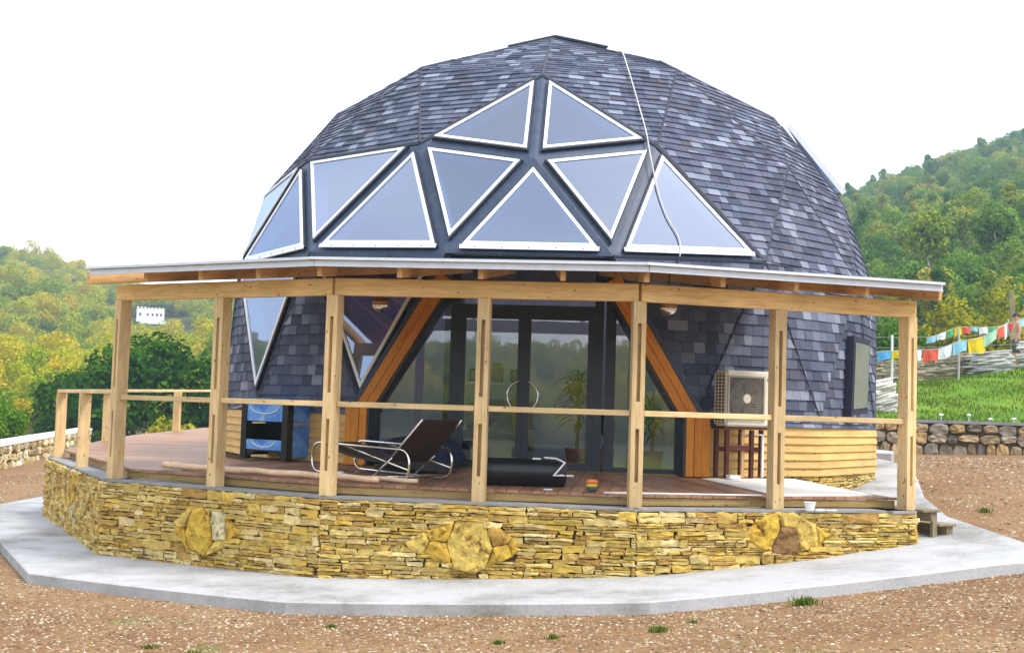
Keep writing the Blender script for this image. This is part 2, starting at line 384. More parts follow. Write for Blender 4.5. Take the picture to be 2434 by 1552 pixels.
def clip(poly, convex):                          # 2-D Sutherland-Hodgman, convex counter-clockwise
    out = list(poly)
    for i in range(len(convex)):
        a, b = convex[i], convex[(i + 1) % len(convex)]
        ins = lambda p: (b[0] - a[0]) * (p[1] - a[1]) - (b[1] - a[1]) * (p[0] - a[0])
        res = []
        for j in range(len(out)):
            p, q = out[j - 1], out[j]; dp, dq = ins(p), ins(q)
            if (dp >= 0) != (dq >= 0):
                t = dp / (dp - dq); res.append((p[0] + t * (q[0] - p[0]), p[1] + t * (q[1] - p[1])))
            if dq >= 0: res.append(q)
        out = res
        if len(out) < 3: return []
    return out
def area2(p): return 0.5 * sum(p[i - 1][0] * p[i][1] - p[i][0] * p[i - 1][1] for i in range(len(p)))
def size_in_view(c, n, area):
    d = CAM - V3(c); L = d.length; return max(0.0, V3(n).dot(d / L)) * area / (L * L)

# ================================================================== ground
def clamp(x, a, b): return max(a, min(b, x))
def sstep(t): t = clamp(t, 0, 1); return t * t * (3 - 2 * t)
def base(x, y):                                  # yard level: climbs to the right and towards the back right
    xc = clamp(x, -5, 5)
    z = -.785 + .0575 * xc + .0055 * xc * xc + .02 * clamp(x - 5, 0, 30)
    return z + .085 * clamp(y + 8, 0, 8) * sstep((x - 1) / 4)
RIDGE = [(-180, 2.6), (-120, 4), (-60, 7.5), (-33, 7.4), (-24.9, 6.7), (-21.1, 5.6), (-16, 5.0), (-8, 4.6), (2, 5.0), (8, 8.0), (12.8, 10.1), (21.9, 12.8), (40, 14.5), (80, 11), (120, 5), (180, 2.6)]
def ridge(th):
    for (a, ea), (b, eb) in zip(RIDGE, RIDGE[1:]):
        if a <= th <= b: return ea + (eb - ea) * (th - a) / (b - a)
    return 6
def wob(x, y): return math.sin(x * .043 + 1.3) * math.cos(y * .037 + .4) + .5 * math.sin(x * .11 + y * .09)
def terrain(x, y):
    r = math.hypot(x, y); th = math.degrees(math.atan2(x, y)); z = base(x, y) - .12
    if r < 15: return z
    h = 340 * math.tan(RAD(ridge(th))) - 4
    left = sstep((-th - 6) / 12) * sstep((150 + th) / 30)
    r0 = 28 + 42 * left + (30 * sstep((abs(th) - 100) / 40))
    t = max(0, (r - r0) / (340 - r0))
    hill = h * min(t, 1) ** (1.1 + .2 * left) if t <= 1 else h - (r - 340) * .25
    d = max(0, -(x + 14.9 + .225 * (y - 12)) - .5) if x < 0 else 0
    drop = 9.0 * left * sstep(d / 45) * (1 - sstep((r - 110) / 160))
    return z + hill - drop + wob(x, y) * 2.0 * sstep((r - 45) / 60)
def bank(x, y):                                  # grassy bank held by the wall on the right
    top = clamp(2.3 + .14 * (x - 11.4), 1.4, 3.3)
    t = sstep(.12 + .88 * clamp((y - 8.3) / 8.7, 0, 1)) ; t0 = sstep(.12)
    z = 1.02 + (top - 1.02) * (t - t0) / (1 - t0)
    return z + .05 * math.sin(x * 1.7) * math.cos(y * 1.3)

def make_ground():
    rs = [0.0] + [1.2 * i for i in range(1, 26)]
    while rs[-1] < 430: rs.append(rs[-1] * 1.055 + .2)
    rs[-1] = 430; n = 240; vs_ = []; col = []
    for r in rs:
        for k in range(n):
            a = 2 * math.pi * k / n; x, y = r * math.sin(a), r * math.cos(a); vs_.append((x, y, terrain(x, y)))
            d = max(0, -(x + 14.9 + .225 * (y - 12))) if x < 0 else 0
            fo = max(sstep((r - 36) / 10), sstep((d - .4) / 1.5) if y > -16 else 0)
            col.append((fo, sstep((r - 27) / 6) * (1 - fo) * .8, 0, 1))
    fs = []
    for i in range(len(rs) - 1):
        for k in range(n): fs.append((i * n + k, i * n + (k + 1) % n, (i + 1) * n + (k + 1) % n, (i + 1) * n + k)[::-1])
    me = bpy.data.meshes.new('ground'); me.from_pydata(vs_, [], fs)
    at = me.attributes.new('col', 'FLOAT_COLOR', 'POINT'); at.data.foreach_set('color', [c for q in col for c in q])
    me.materials.append(M['earth']); me.polygons.foreach_set('use_smooth', [True] * len(me.polygons)); me.update()
    place('ground', me, None, (0, 0, 0), kind='structure')
make_ground()

def make_bank():
    x0, x1, y0, y1, nx, ny = 2.0, 40.0, 8.25, 32.0, 76, 48; vs_ = []; fs = []
    for j in range(ny + 1):
        for i in range(nx + 1):
            x = x0 + (x1 - x0) * i / nx; y = y0 + (y1 - y0) * j / ny
            z = bank(x, y)
            if i == 0 or i == nx or j == ny: z = terrain(x, y) - 1
            vs_.append((x, y, z))
    for j in range(ny):
        for i in range(nx): fs.append((j * (nx + 1) + i, j * (nx + 1) + i + 1, (j + 1) * (nx + 1) + i + 1, (j + 1) * (nx + 1) + i))
    me = bpy.data.meshes.new('grass_bank'); me.from_pydata(vs_, [], fs)
    at = me.attributes.new('col', 'FLOAT_COLOR', 'POINT'); at.data.foreach_set('color', [c for q in vs_ for c in (0, 1, 0, 1)])
    me.materials.append(M['earth']); me.polygons.foreach_set('use_smooth', [True] * len(me.polygons)); me.update()
    place('grass_bank', me, None, (0, 0, 0), kind='structure')
make_bank()

def make_slab(name, outer, inner, thick, zoff=0.0, sub=5):
    m = MB(); O = []; I = []
    for i in range(len(outer) - 1):
        for s in range(sub):
            t = s / sub
            O.append((outer[i][0] + (outer[i + 1][0] - outer[i][0]) * t, outer[i][1] + (outer[i + 1][1] - outer[i][1]) * t))
            I.append((inner[i][0] + (inner[i + 1][0] - inner[i][0]) * t, inner[i][1] + (inner[i + 1][1] - inner[i][1]) * t))
    O.append(outer[-1]); I.append(inner[-1]); n = len(O)
    e = lambda p, q: (p[0] + (q[0] - p[0]) * .012, p[1] + (q[1] - p[1]) * .012)
    vs_ = [(*p, base(*p) + zoff - thick) for p in O] + [(*p, base(*p) + zoff - .012) for p in O] + [(*e(p, q), base(*p) + zoff) for p, q in zip(O, I)] + [(*p, base(*p) + zoff) for p in I]
    fs = []
    for i in range(n - 1):
        for k in range(3): fs.append((k * n + i, k * n + i + 1, (k + 1) * n + i + 1, (k + 1) * n + i))
    fs += [(0, n, 2 * n, 3 * n), (n - 1, 4 * n - 1, 3 * n - 1, 2 * n - 1)]
    m.add(vs_, fs)
    me = m.mesh(name, 'concrete', (0, 0, 0)); me.update()
    return place(name, me, None, (0, 0, 0), kind='structure')
make_slab('pavement', [(-9.9, 10), (-9.75, -.8), (-5.75, -8.2), (-2.56, -9.85), (.95, -10.2), (5.7, -8.6), (5.15, -5.7), (5.35, -4.0), (5.95, -1.5), (6.1, 1.5)],
          [(-8, 10), (-7.8, -1), (-5.3, -6), (-2.4, -7.7), (.9, -8.0), (4.1, -6.9), (4.0, -4), (4.4, -2.2), (4.6, 0), (4.5, 2.5)], .35)
def make_path():
    m = MB(); p = [(5.4, 1.5), (6.3, 1.2), (6.9, 3.2), (6.9, 7.2), (5.4, 7.2)]
    m.prism([(x, y, .18) for x, y in p], (0, 0, 1), .26)
    me = m.mesh('path', 'concrete', (0, 0, 0)); place('path', me, None, (0, 0, 0), kind='structure')
make_path()

# gravel chips lying on the yard in front: far too many to count
def make_gravel():
    m = MB(); pal = [(.40, .31, .19), (.54, .46, .32), (.27, .18, .09), (.66, .59, .46), (.17, .10, .05), (.32, .21, .12), (.20, .12, .065)]
    def chip(x, y, s):
        z = base(x, y) - .12; a = U(0, 6.28); c = random.choice(pal); k = U(.7, 1.1); c = tuple(q * k for q in c)
        n = 5; h = s * U(.25, .5); ring = [(x + s * U(.7, 1.1) * math.cos(a + 6.28 * i / n), y + s * .7 * U(.7, 1.1) * math.sin(a + 6.28 * i / n), z - .01) for i in range(n)]
        top = [(x + (p[0] - x) * .6 + U(-.1, .1) * s, y + (p[1] - y) * .6, z + h * U(.7, 1.2)) for p in ring]
        m.add(ring + top, [(i, (i + 1) % n, n + (i + 1) % n, n + i) for i in range(n)] + [tuple(range(n, 2 * n))], c)
    poly = [(-9.9, 10), (-9.75, -.8), (-5.75, -8.2), (-2.56, -9.85), (.95, -10.2), (5.7, -8.6), (5.15, -5.7), (5.35, -4.0), (5.95, -1.5), (6.1, 1.5), (-9, 10)]
    def inside(x, y):
        c = False
        for i in range(len(poly)):
            (x1, y1), (x2, y2) = poly[i - 1], poly[i]
            if (y1 > y) != (y2 > y) and x < (x2 - x1) * (y - y1) / (y2 - y1) + x1: c = not c
        return c
    k = 0
    while k < 24000:                                   # front yard
        y = -13.6 + 6.5 * rnd() ** 1.2; x = U(-7.5, 8)
        if inside(x, y): continue
        cl = .5 + .5 * math.sin(x * 1.9 + 2.1 * math.sin(y * 1.3)) * math.cos(y * 2.3 + x * .7)
        edge = 1.0 if abs(y + 10.5) < .5 else 0
        if rnd() > .25 + .75 * cl + edge: continue
        chip(x, y, U(.008, .022) * (1.3 if rnd() < .10 else 1)); k += 1
    k = 0
    while k < 4500:                                    # yard on the right and left of the slab
        if rnd() < .75: x, y = U(5.6, 13), U(-8, 6)
        else: x, y = U(-14, -8.5), U(-4, 12)
        if inside(x, y): continue
        chip(x, y, U(.016, .042)); k += 1
    m.build('gravel', 'gravel', kind='stuff', label='pale crushed stone chips strewn over the reddish yard', cat='gravel')
make_gravel()

# ================================================================== stone walls
STW = [(.64, .45, .115), (.60, .41, .085), (.66, .49, .16), (.53, .35, .075), (.69, .54, .24), (.58, .42, .12), (.48, .30, .075), (.64, .43, .08), (.61, .455, .165), (.43, .25, .06), (.66, .50, .20)]
def stone_poly(m, poly, P, n, d, col, rough=.012):
    # poly: outline in the wall's (s,z) plane; P(s,z,depth) maps to the world; a rough-faced block with chipped edge
    k = len(poly); cx = sum(p[0] for p in poly) / k; cy = sum(p[1] for p in poly) / k
    back = [P(p[0], p[1], 0) for p in poly]
    fr = [P(p[0], p[1], d * U(.72, .95)) for p in poly]
    inn = [P(cx + (p[0] - cx) * U(.62, .86), cy + (p[1] - cy) * U(.62, .86), d + U(-rough, rough)) for p in poly]
    ce = P(cx + U(-.1, .1) * (poly[0][0] - cx), cy, d + U(-rough, rough))
    fs = []
    for i in range(k):
        j = (i + 1) % k; fs += [(i, j, k + j, k + i), (k + i, k + j, 2 * k + j, 2 * k + i), (2 * k + i, 2 * k + j, 3 * k)]
    m.add(back + fr + inn + [ce], fs, col)
def rough_outline(x0, x1, z0, z1, g, j, nx=2):
    pts = []
    for i in range(nx + 1): pts.append((x0 + g + (x1 - x0 - 2 * g) * i / nx, z0 + g))
    for i in range(nx + 1): pts.append((x1 - g - (x1 - x0 - 2 * g) * i / nx, z1 - g))
    w, h = (x1 - x0), (z1 - z0)
    return [(p[0] + U(-1, 1) * min(j * 1.6, w * .12), p[1] + U(-1, 1) * min(j, h * .16)) for p in pts]
def ashlar(L, ztop, zbot_min, hb=(.080, .128), wb=(.20, .50)):
    # irregular ledgestone bands: each block is one stone, or a few stacked thin ones
    out = []; z = ztop
    while z > zbot_min - .02:
        h = U(*hb); s = -U(0, .2)
        while s < L:
            w = U(*wb); e = min(s + w, L); a = max(s, 0)
            if e - a > .04:
                q = rnd()
                if q < .16: cuts = [0, 1]
                elif q < .70: c = U(.35, .65); cuts = [0, c, 1]
                else: c = U(.26, .4); cuts = [0, c, U(.58, .74), 1]
                for u, v in zip(cuts, cuts[1:]):
                    hz = h * (v - u); xs = [a]
                    while e - xs[-1] > .30 * U(.75, 1.35) and e - xs[-1] > .16: xs.append(min(xs[-1] + max(.09, hz * U(1.8, 4.2)), e))
                    if e - xs[-1] > .02: xs.append(e)
                    if len(xs) > 2 and xs[-1] - xs[-2] < .07: xs.pop(-2)
                    for x0, x1 in zip(xs, xs[1:]): out.append((x0, x1, z - h * v, z - h * u))
            s = e
        z -= h
    return out
PHT = RAD(-5.59); RW = 8.45
cW = {k: polar(RW, PHT + RAD(k)) for k in (-36, -12, 12, 36)}
WLc = V3((-8.30, -1.25, 0))
FACES = [(WLc, cW[-36]), (cW[-36], cW[-12]), (cW[-12], cW[12]), (cW[12], cW[36]), (cW[36], polar(6.3, PHT + RAD(37)))]
def face_map(a, b):
    d = (b - a); L = d.length; d = d / L; n = V3((d.y, -d.x, 0))
    return L, d, n, (lambda s, z, dep: a + d * s + n * dep + V3((0, 0, z)))
wall = thing('terrace_wall', polar(8.2, PHT, -.85), 'low yellow ledgestone wall with big ochre boulders carrying the wooden veranda', 'stone wall')
OC1, OC2, OC3, OC4, OCP = (.60, .39, .045), (.54, .33, .04), (.48, .28, .05), (.64, .45, .10), (.62, .54, .30)
BLD = {0: [(3.45, -.42, .17, .31, [(3.4, -.3, OC1, 1), (3.5, -.62, OCP, .6)])],
       1: [(1.78, -.50, .52, .29, [(1.70, -.48, OC1, 1.6), (2.02, -.44, OCP, .8), (1.40, -.36, OC4, .8), (1.38, -.60, OC2, .7), (2.05, -.74, OC4, .5), (2.24, -.42, OC2, .7)])],
       2: [(1.66, -.46, .62, .28, [(1.72, -.44, OC4, 1.9), (1.36, -.32, OC1, .8), (1.34, -.56, OC2, .8), (1.12, -.44, OC4, .6), (2.02, -.34, OC3, .8), (2.06, -.56, OC1, .8), (2.24, -.46, OC2, .5)])],
       3: [(1.80, -.27, .52, .235, [(1.82, -.31, (.26, .14, .05), 1.1), (1.60, -.22, OC1, 1.0), (2.07, -.25, OC4, 1.2), (1.42, -.33, OC2, .8), (2.26, -.22, OC1, .6), (1.84, -.10, OC4, .6)])]}
def inpoly(p, poly):
    c = False
    for i in range(len(poly)):
        (x1, y1), (x2, y2) = poly[i - 1], poly[i]
        if (y1 > p[1]) != (y2 > p[1]) and p[0] < (x2 - x1) * (p[1] - y1) / (y2 - y1) + x1: c = not c
    return c
def clip_half(poly, a, b):
    out = []; ins = lambda p: (b[0] - a[0]) * (p[1] - a[1]) - (b[1] - a[1]) * (p[0] - a[0])
    for j in range(len(poly)):
        p, q = poly[j - 1], poly[j]; dp, dq = ins(p), ins(q)
        if (dp >= 0) != (dq >= 0): t = dp / (dp - dq); out.append((p[0] + t * (q[0] - p[0]), p[1] + t * (q[1] - p[1])))
        if dq >= 0: out.append(q)
    return out
STONES = []
for fi, (a, b) in enumerate(FACES):
    L, d, n, P = face_map(a, b)
    zb = lambda s: base(*(a + d * s).xy) - .03
    core = MB(); q = [a, b]
    s0_ = .40 if fi == 4 else 0
    core.add([P(s0_, zb(0) - .25, -.02), P(L, zb(L) - .25, -.02), P(L, -.004, -.02), P(s0_, -.004, -.02), P(s0_, zb(0) - .25, -.35), P(L, zb(L) - .25, -.35), P(L, -.004, -.35), P(s0_, -.004, -.35)],
             [(0, 1, 2, 3), (7, 6, 5, 4), (3, 2, 6, 7), (0, 4, 5, 1), (1, 5, 6, 2), (0, 3, 7, 4)])
    core.build('wall_core', 'mortar', wall)
    cap = MB(); cap.box(P(L / 2, -.012, -.19), d * (L / 2 + .02), n * .18, (0, 0, .014)); cap.build('wall_cap', 'wallcap', wall)
    zmin = min(zb(0), zb(L))
    big = BLD.get(fi, [])
    half = [(0 - .03, zb(0)), (L + .03, zb(L)), (L + .03, 1), (-.03, 1)]
    for (x0, x1, z0, z1) in ashlar(L, -.028, zmin):
        cx, cz = (x0 + x1) / 2, (z0 + z1) / 2
        if any(((cx - bx) / (bw + .02)) ** 2 + ((cz - bz) / (bh + .01)) ** 2 < .62 for bx, bz, bw, bh, _sd in big): continue
        poly = clip(rough_outline(x0, x1, z0, z1, .003, .013, 3), half)
        if len(poly) < 4 or area2(poly) < .0008: continue
        k = U(.82, 1.12); col = tuple(c * k for c in random.choice(STW))
        A = area2(poly); c0 = P(cx, cz, 0)
        STONES.append((size_in_view(c0, n, A), poly, P, n, U(.012, .060), col))
    for (bx, bz, bw, bh, seeds) in big:                                   # boulders fitted edge to edge
        ol = []; k = 18; ph = U(0, 6)
        for i in range(k):
            t = 2 * math.pi * i / k; rr = 1 + .07 * math.sin(3 * t + ph) + U(-.09, .09)
            ol.append((bx + bw * rr * math.cos(t) * (1 - .12 * math.sin(t) ** 2), bz + bh * rr * math.sin(t) * (1 - .35 * abs(math.cos(t)) ** 3)))
        for si, (sx, sz, col, wgt) in enumerate(seeds):
            cell = list(ol)
            for sj, (tx, tz, _, w2) in enumerate(seeds):
                if sj == si: continue
                f = .5 + (wgt - w2) * .16; mx, mz = sx + (tx - sx) * f, sz + (tz - sz) * f; dx_, dz_ = tx - sx, tz - sz
                e = (-dz_, dx_); A_ = (mx - e[0] * 9, mz - e[1] * 9); B_ = (mx + e[0] * 9, mz + e[1] * 9)
                cell = clip_half(cell, A_, B_)
            if len(cell) < 3 or abs(area2(cell)) < .003: continue
            cx = sum(p[0] for p in cell) / len(cell); cz = sum(p[1] for p in cell) / len(cell); den = []
            for q in range(len(cell)):
                p0, p1 = cell[q], cell[(q + 1) % len(cell)]; nn_ = max(1, int(math.hypot(p1[0] - p0[0], p1[1] - p0[1]) / .06))
                for u_ in range(nn_): den.append((p0[0] + (p1[0] - p0[0]) * u_ / nn_ + U(-.007, .007), p0[1] + (p1[1] - p0[1]) * u_ / nn_ + U(-.007, .007)))
            den = [(cx + (p[0] - cx) * .975, cz + (p[1] - cz) * .975) for p in den]; k2 = len(den); R0 = max(math.hypot(p[0] - cx, p[1] - cz) for p in den)
            inner = []
            for _ in range(600):
                p = (cx + U(-R0, R0), cz + U(-R0, R0))
                if all(math.hypot(p[0] - q[0], p[1] - q[1]) > .045 for q in inner) and all(math.hypot(p[0] - q[0], p[1] - q[1]) > .022 for q in den) and inpoly(p, den): inner.append(p)
            r_ = geometry.delaunay_2d_cdt([V3((*p, 0)).xy for p in den + inner], [(q, (q + 1) % k2) for q in range(k2)], [list(range(k2))], 1, 1e-5)
            ph1, ph2 = U(0, 6), U(0, 6); tl = U(-.10, .10); tl2 = U(-.10, .10)
            def dep_(p, edge): return (.040 if edge else .058) + .014 * math.sin(p[0] * 21 + ph1 + 3 * math.sin(p[1] * 13)) * math.cos(p[1] * 17 + ph2) + U(-.008, .008) + tl * (p[0] - cx) + tl2 * (p[1] - cz)
            vs_ = [P(p.x, p.y, dep_(p, q < k2)) for q, p in enumerate(r_[0])]; nv = len(vs_); fs = []
            for t3 in r_[2]:
                a3, b3, c3 = (r_[0][q] for q in t3); fs.append(tuple(t3) if (b3 - a3).cross(c3 - a3) > 0 else tuple(t3)[::-1])
            vs_ += [P(p[0], p[1], 0) for p in den]; ccw = area2(den) > 0
            for q in range(k2): w_ = (q + 1) % k2; f = (nv + q, nv + w_, w_, q); fs.append(f if ccw else f[::-1])
            m = MB(); m.add(vs_, fs, col); m.build('boulder', 'boulder', wall)
_cc = PHT + RAD(34.7); m = MB(); m.box(polar(8.16, _cc, -.32), V3((math.cos(_cc), math.sin(_cc), 0)) * .27, polar(.18, _cc), (0, 0, .311)); m.build('corner_block', 'wallcap', wall)
STONES.sort(key=lambda s: -s[0])
rest = MB()
for i, (sz, poly, P, n, dp, col) in enumerate(STONES):
    if i < 285:
        m = MB(); stone_poly(m, poly, P, n, dp, col); m.build('stone', 'stone', wall)
    else: stone_poly(rest, poly, P, n, dp, col)
rest.build('small_stone_fill', 'stone', wall, kind='stuff')

# rubble retaining walls round the yard
def rubble_wall(name, a, b, zb0, zb1, zt0, zt1, label, cat, capmat, pal, size, capw=.42, caph=.09, thick=.45):
    a, b = V3(a), V3(b); L, d, n, P0 = face_map(a, b)
    zb = lambda s: zb0 + (zb1 - zb0) * s / L; zt = lambda s: zt0 + (zt1 - zt0) * s / L
    P = lambda s, z, dep: P0(s, zb(s) + z * (zt(s) - zb(s)), dep)
    w = thing(name, (a + b) / 2 + V3((0, 0, zb0)), label, cat)
    m = MB(); m.add([P(0, -.4, 0), P(L, -.4, 0), P(L, 1, 0), P(0, 1, 0), P(0, -.4, -thick), P(L, -.4, -thick), P(L, 1, -thick), P(0, 1, -thick)],
                    [(0, 1, 2, 3), (7, 6, 5, 4), (3, 2, 6, 7), (0, 4, 5, 1), (1, 5, 6, 2), (0, 3, 7, 4)])
    m.build('wall_core', 'mortar', w)
    H = (zt0 - zb0 + zt1 - zb1) / 2; rows = max(2, round(H / size)); z = -.25; n_st = 0; fill = MB()
    jz = [-.3] + [(i + 1) / rows for i in range(rows)]
    nodes = {}
    for r in range(rows):
        s = -U(0, size); cnt = 0
        while s < L:
            e = s + size * U(.75, 1.9); x0, x1 = max(s, 0), min(e, L); s = e
            if x1 - x0 < .08: continue
            z0, z1 = jz[r] + U(-.07, .07) * (r > 0), jz[r + 1] + U(-.07, .07) * (r < rows - 1)
            w0, h0 = x1 - x0, z1 - z0; cx, cz = (x0 + x1) / 2, (z0 + z1) / 2; pts = []
            k = 9; ph = U(0, 6)
            for i in range(k):
                t = 2 * math.pi * i / k; ct, st_ = math.cos(t), math.sin(t); q = 1 / max(abs(ct), abs(st_)); q = q * .55 + .46
                pts.append((cx + w0 / 2 * ct * q * U(.86, 1.0), cz + h0 / 2 * st_ * q * U(.86, 1.0)))
            kx = U(.7, 1.2); col = tuple(c * kx for c in random.choice(pal)); mm = MB()
            if n_st < 280: stone_poly(mm, pts, P, n, U(.04, .11), col, .03); mm.build('stone', 'rubble', w); n_st += 1
            else: stone_poly(fill, pts, P, n, U(.04, .11), col, .03)
    if fill.v: fill.build('stone_fill', 'rubble', w, kind='stuff')
    m = MB(); c0, c1 = P(0, 1, -thick / 2), P(L, 1, -thick / 2)
    nseg = max(1, round(L / 2.4))
    for i in range(nseg):
        mm = MB(); mm.bar(c0.lerp(c1, i / nseg + .0008) + V3((0, 0, caph / 2 + .003)), c0.lerp(c1, (i + 1) / nseg - .0008) + V3((0, 0, caph / 2 + .003)), thick + .16, caph)
        mm.build('coping', capmat, w)
    return w
PALL = [(.56, .44, .22), (.40, .28, .12), (.62, .54, .36), (.30, .22, .11), (.50, .40, .20), (.70, .64, .50)]
PALR = [(.27, .20, .12), (.36, .27, .16), (.20, .165, .12), (.42, .30, .16), (.30, .25, .18), (.24, .21, .17), (.46, .31, .14)]
rubble_wall('retaining_wall', (-13.6, 6.5, 0), (-19.2, 31.5, 0), -1.10, -1.15, -.42, -.42, 'rough fieldstone wall with pale concrete coping beside the green slope on the valley side', 'stone wall', 'coping', PALL, .27, caph=.10)
rubble_wall('retaining_wall', (4.4, 8.0, 0), (17.0, 8.1, 0), .30, .34, 1.02, 1.02, 'dark rubble wall with grey coping holding the grassy bank', 'stone wall', 'dcoping', PALR, .26, caph=.07)

# ================================================================== dome house
DR, DZ, PHI = 5.5656, 2.003, -0.0647
house = thing('dome_house', (0, 0, .15), 'dark shingled geodesic dome house with white framed triangular windows', 'house')
_s, _c = 1 / math.sqrt(5), 2 / math.sqrt(5)
def dirv(az, c, s): return V3((c * math.sin(RAD(az)), -c * math.cos(RAD(az)), s))
IA = V3((0, 0, 1)); IU = [dirv(72 * k, _c, _s) for k in range(5)]; IL = [dirv(36 + 72 * k, _c, -_s) for k in range(5)]; IB = V3((0, 0, -1))
DZG = {'A': .010, 'P': -.015, 'Q': .0013, 'L': -.0112, 'B': .0274, 'N': -.0026, 'p': -.0263}
DRG = {'A': 0, 'P': .0066, 'Q': .002, 'L': -.0061, 'B': .002, 'N': .0112, 'p': -.0208}
def dome_vertex(v):
    v = v.normalized(); pol = math.degrees(math.acos(clamp(v.z, -1, 1)))
    g = 'A' if pol < 5 else 'p' if pol < 30 else 'P' if pol < 50 else 'L' if pol < 61 else 'Q' if pol < 66 else 'B' if pol < 90 else 'N'
    x, y, z = v
    az = math.degrees(math.atan2(x, -y))
    if g == 'L':
        k = round(az / 72) * 72; az += -1.5 if az > k else 1.5
    rr = math.hypot(x, y) * (1 + DRG[g]); a = RAD(az) + PHI
    return V3((rr * math.sin(a), -rr * math.cos(a), z + DZG[g])) * DR + V3((0, 0, DZ))
DV = []; DK_ = {}; DF = []
def vid(v):
    v = v.normalized(); k = (round(v.x, 3), round(v.y, 3), round(v.z, 3))
    for q, i in DK_.items():
        if abs(q[0] - k[0]) + abs(q[1] - k[1]) + abs(q[2] - k[2]) < .006: return i
    DK_[k] = len(DV); DV.append(dome_vertex(v)); return DK_[k]
ico = []
for k in range(5):
    k2 = (k + 1) % 5
    ico += [(IA, IU[k], IU[k2]), (IU[k], IL[k], IU[k2]), (IU[k], IL[k - 1], IL[k])]
for (a, b, c) in ico:
    P_ = lambda i, j: (a * (3 - i - j) + b * i + c * j).normalized()
    for i in range(3):
        for j in range(3 - i):
            tr = [(P_(i, j), P_(i + 1, j), P_(i, j + 1))]
            if i + j < 2: tr.append((P_(i + 1, j), P_(i + 1, j + 1), P_(i, j + 1)))
            for t in tr:
                if min(q.z for q in t) > -.25: DF.append(tuple(vid(q) for q in t))
def nm(*t): return vid(sum((w * v for w, v in t), V3((0, 0, 0))))
a_, b_, c_ = IA, IU, IL
nP = nm((1, a_), (2, b_[0])); nQ = nm((1, b_[0])); nL = nm((2, b_[0]), (1, b_[4])); nR = nm((2, b_[0]), (1, b_[1])); nFL = nm((1, b_[0]), (2, b_[4]))
nBL = nm((2, b_[0]), (1, c_[4])); nBR = nm((2, b_[0]), (1, c_[0])); nBLL = nm((1, b_[0]), (1, b_[4]), (1, c_[4])); nBRR = nm((1, b_[0]), (1, b_[1]), (1, c_[0]))
nLL = nm((1, b_[0]), (2, c_[4])); nLR = nm((1, b_[0]), (2, c_[0])); nLLL = nm((1, b_[4]), (2, c_[4])); nB2 = nm((2, b_[4]), (1, c_[4])); nQL = nm((1, b_[4])); nN = nm((1, b_[0]), (1, c_[4]), (1, c_[0]))
nPR = nm((1, a_), (2, b_[1])); nQR = nm((1, b_[1])); nR1 = nm((2, b_[1]), (1, b_[2]))
WIN = [(nP, nL, nQ), (nP, nQ, nR), (nL, nBL, nQ), (nQ, nBL, nBR), (nQ, nBR, nR), (nL, nBLL, nBL), (nL, nFL, nBLL), (nR, nBR, nBRR), (nFL, nB2, nBLL), (nFL, nQL, nB2), (nBLL, nLL, nBL), (nBLL, nB2, nLLL), (nPR, nQR, nR1)]
WINS = {frozenset(w) for w in WIN}; assert len(WINS) == 13
DOOR = {frozenset((nBL, nBR, nN)), frozenset((nBL, nLL, nN)), frozenset((nBR, nLR, nN))}
DC = V3((0, 0, DZ - .6))
def outward(tri):
    a, b, c = (DV[i] for i in tri); n = (b - a).cross(c - a).normalized()
    return (tri, n) if n.dot((a + b + c) / 3 - DC) > 0 else ((tri[0], tri[2], tri[1]), -n)
FAC = [outward(t) for t in DF]
allf = {frozenset(t) for t, n in FAC}
assert all(w in allf for w in WINS), [w for w in WIN if frozenset(w) not in allf]
# weatherproof shell (membrane shows between the windows) and inner lining
sh = MB(); li = MB()
def inset(pts, d, n):
    k = len(pts); out = []
    for i in range(k):
        p, a, b = pts[i], pts[i - 1], pts[(i + 1) % k]; u = (a - p).normalized(); v = (b - p).normalized()
        s = math.sin(math.acos(clamp(u.dot(v), -1, 1))); out.append(p + (u + v) * (d / s))
    return out
for t, n in FAC:
    fz = frozenset(t); pts = [DV[i] for i in t]
    if fz in DOOR: continue
    low = [p - (p - V3((0, 0, p.z))).normalized() * .22 - V3((0, 0, .06 if p.z > 4 else 0)) for p in pts]
    if fz in WINS:
        q = inset(pts, .125, n); ql = inset(low, .125, n)
        for src, dst, mb, fl in ((pts, q, sh, 0), (low, ql, li, 1)):
            f = [(i, (i + 1) % 3, 3 + (i + 1) % 3, 3 + i) for i in range(3)]
            mb.add(src + dst, [x[::-1] for x in f] if fl else f)
        f = [(i, (i + 1) % 3, 3 + (i + 1) % 3, 3 + i) for i in range(3)]; li.add(q + ql, f)
    else:
        sh.add(pts, [(0, 1, 2)]); li.add(low, [(2, 1, 0)])
sh.build('shell', 'membrane', house); li.build('inner_lining', 'lining', house)

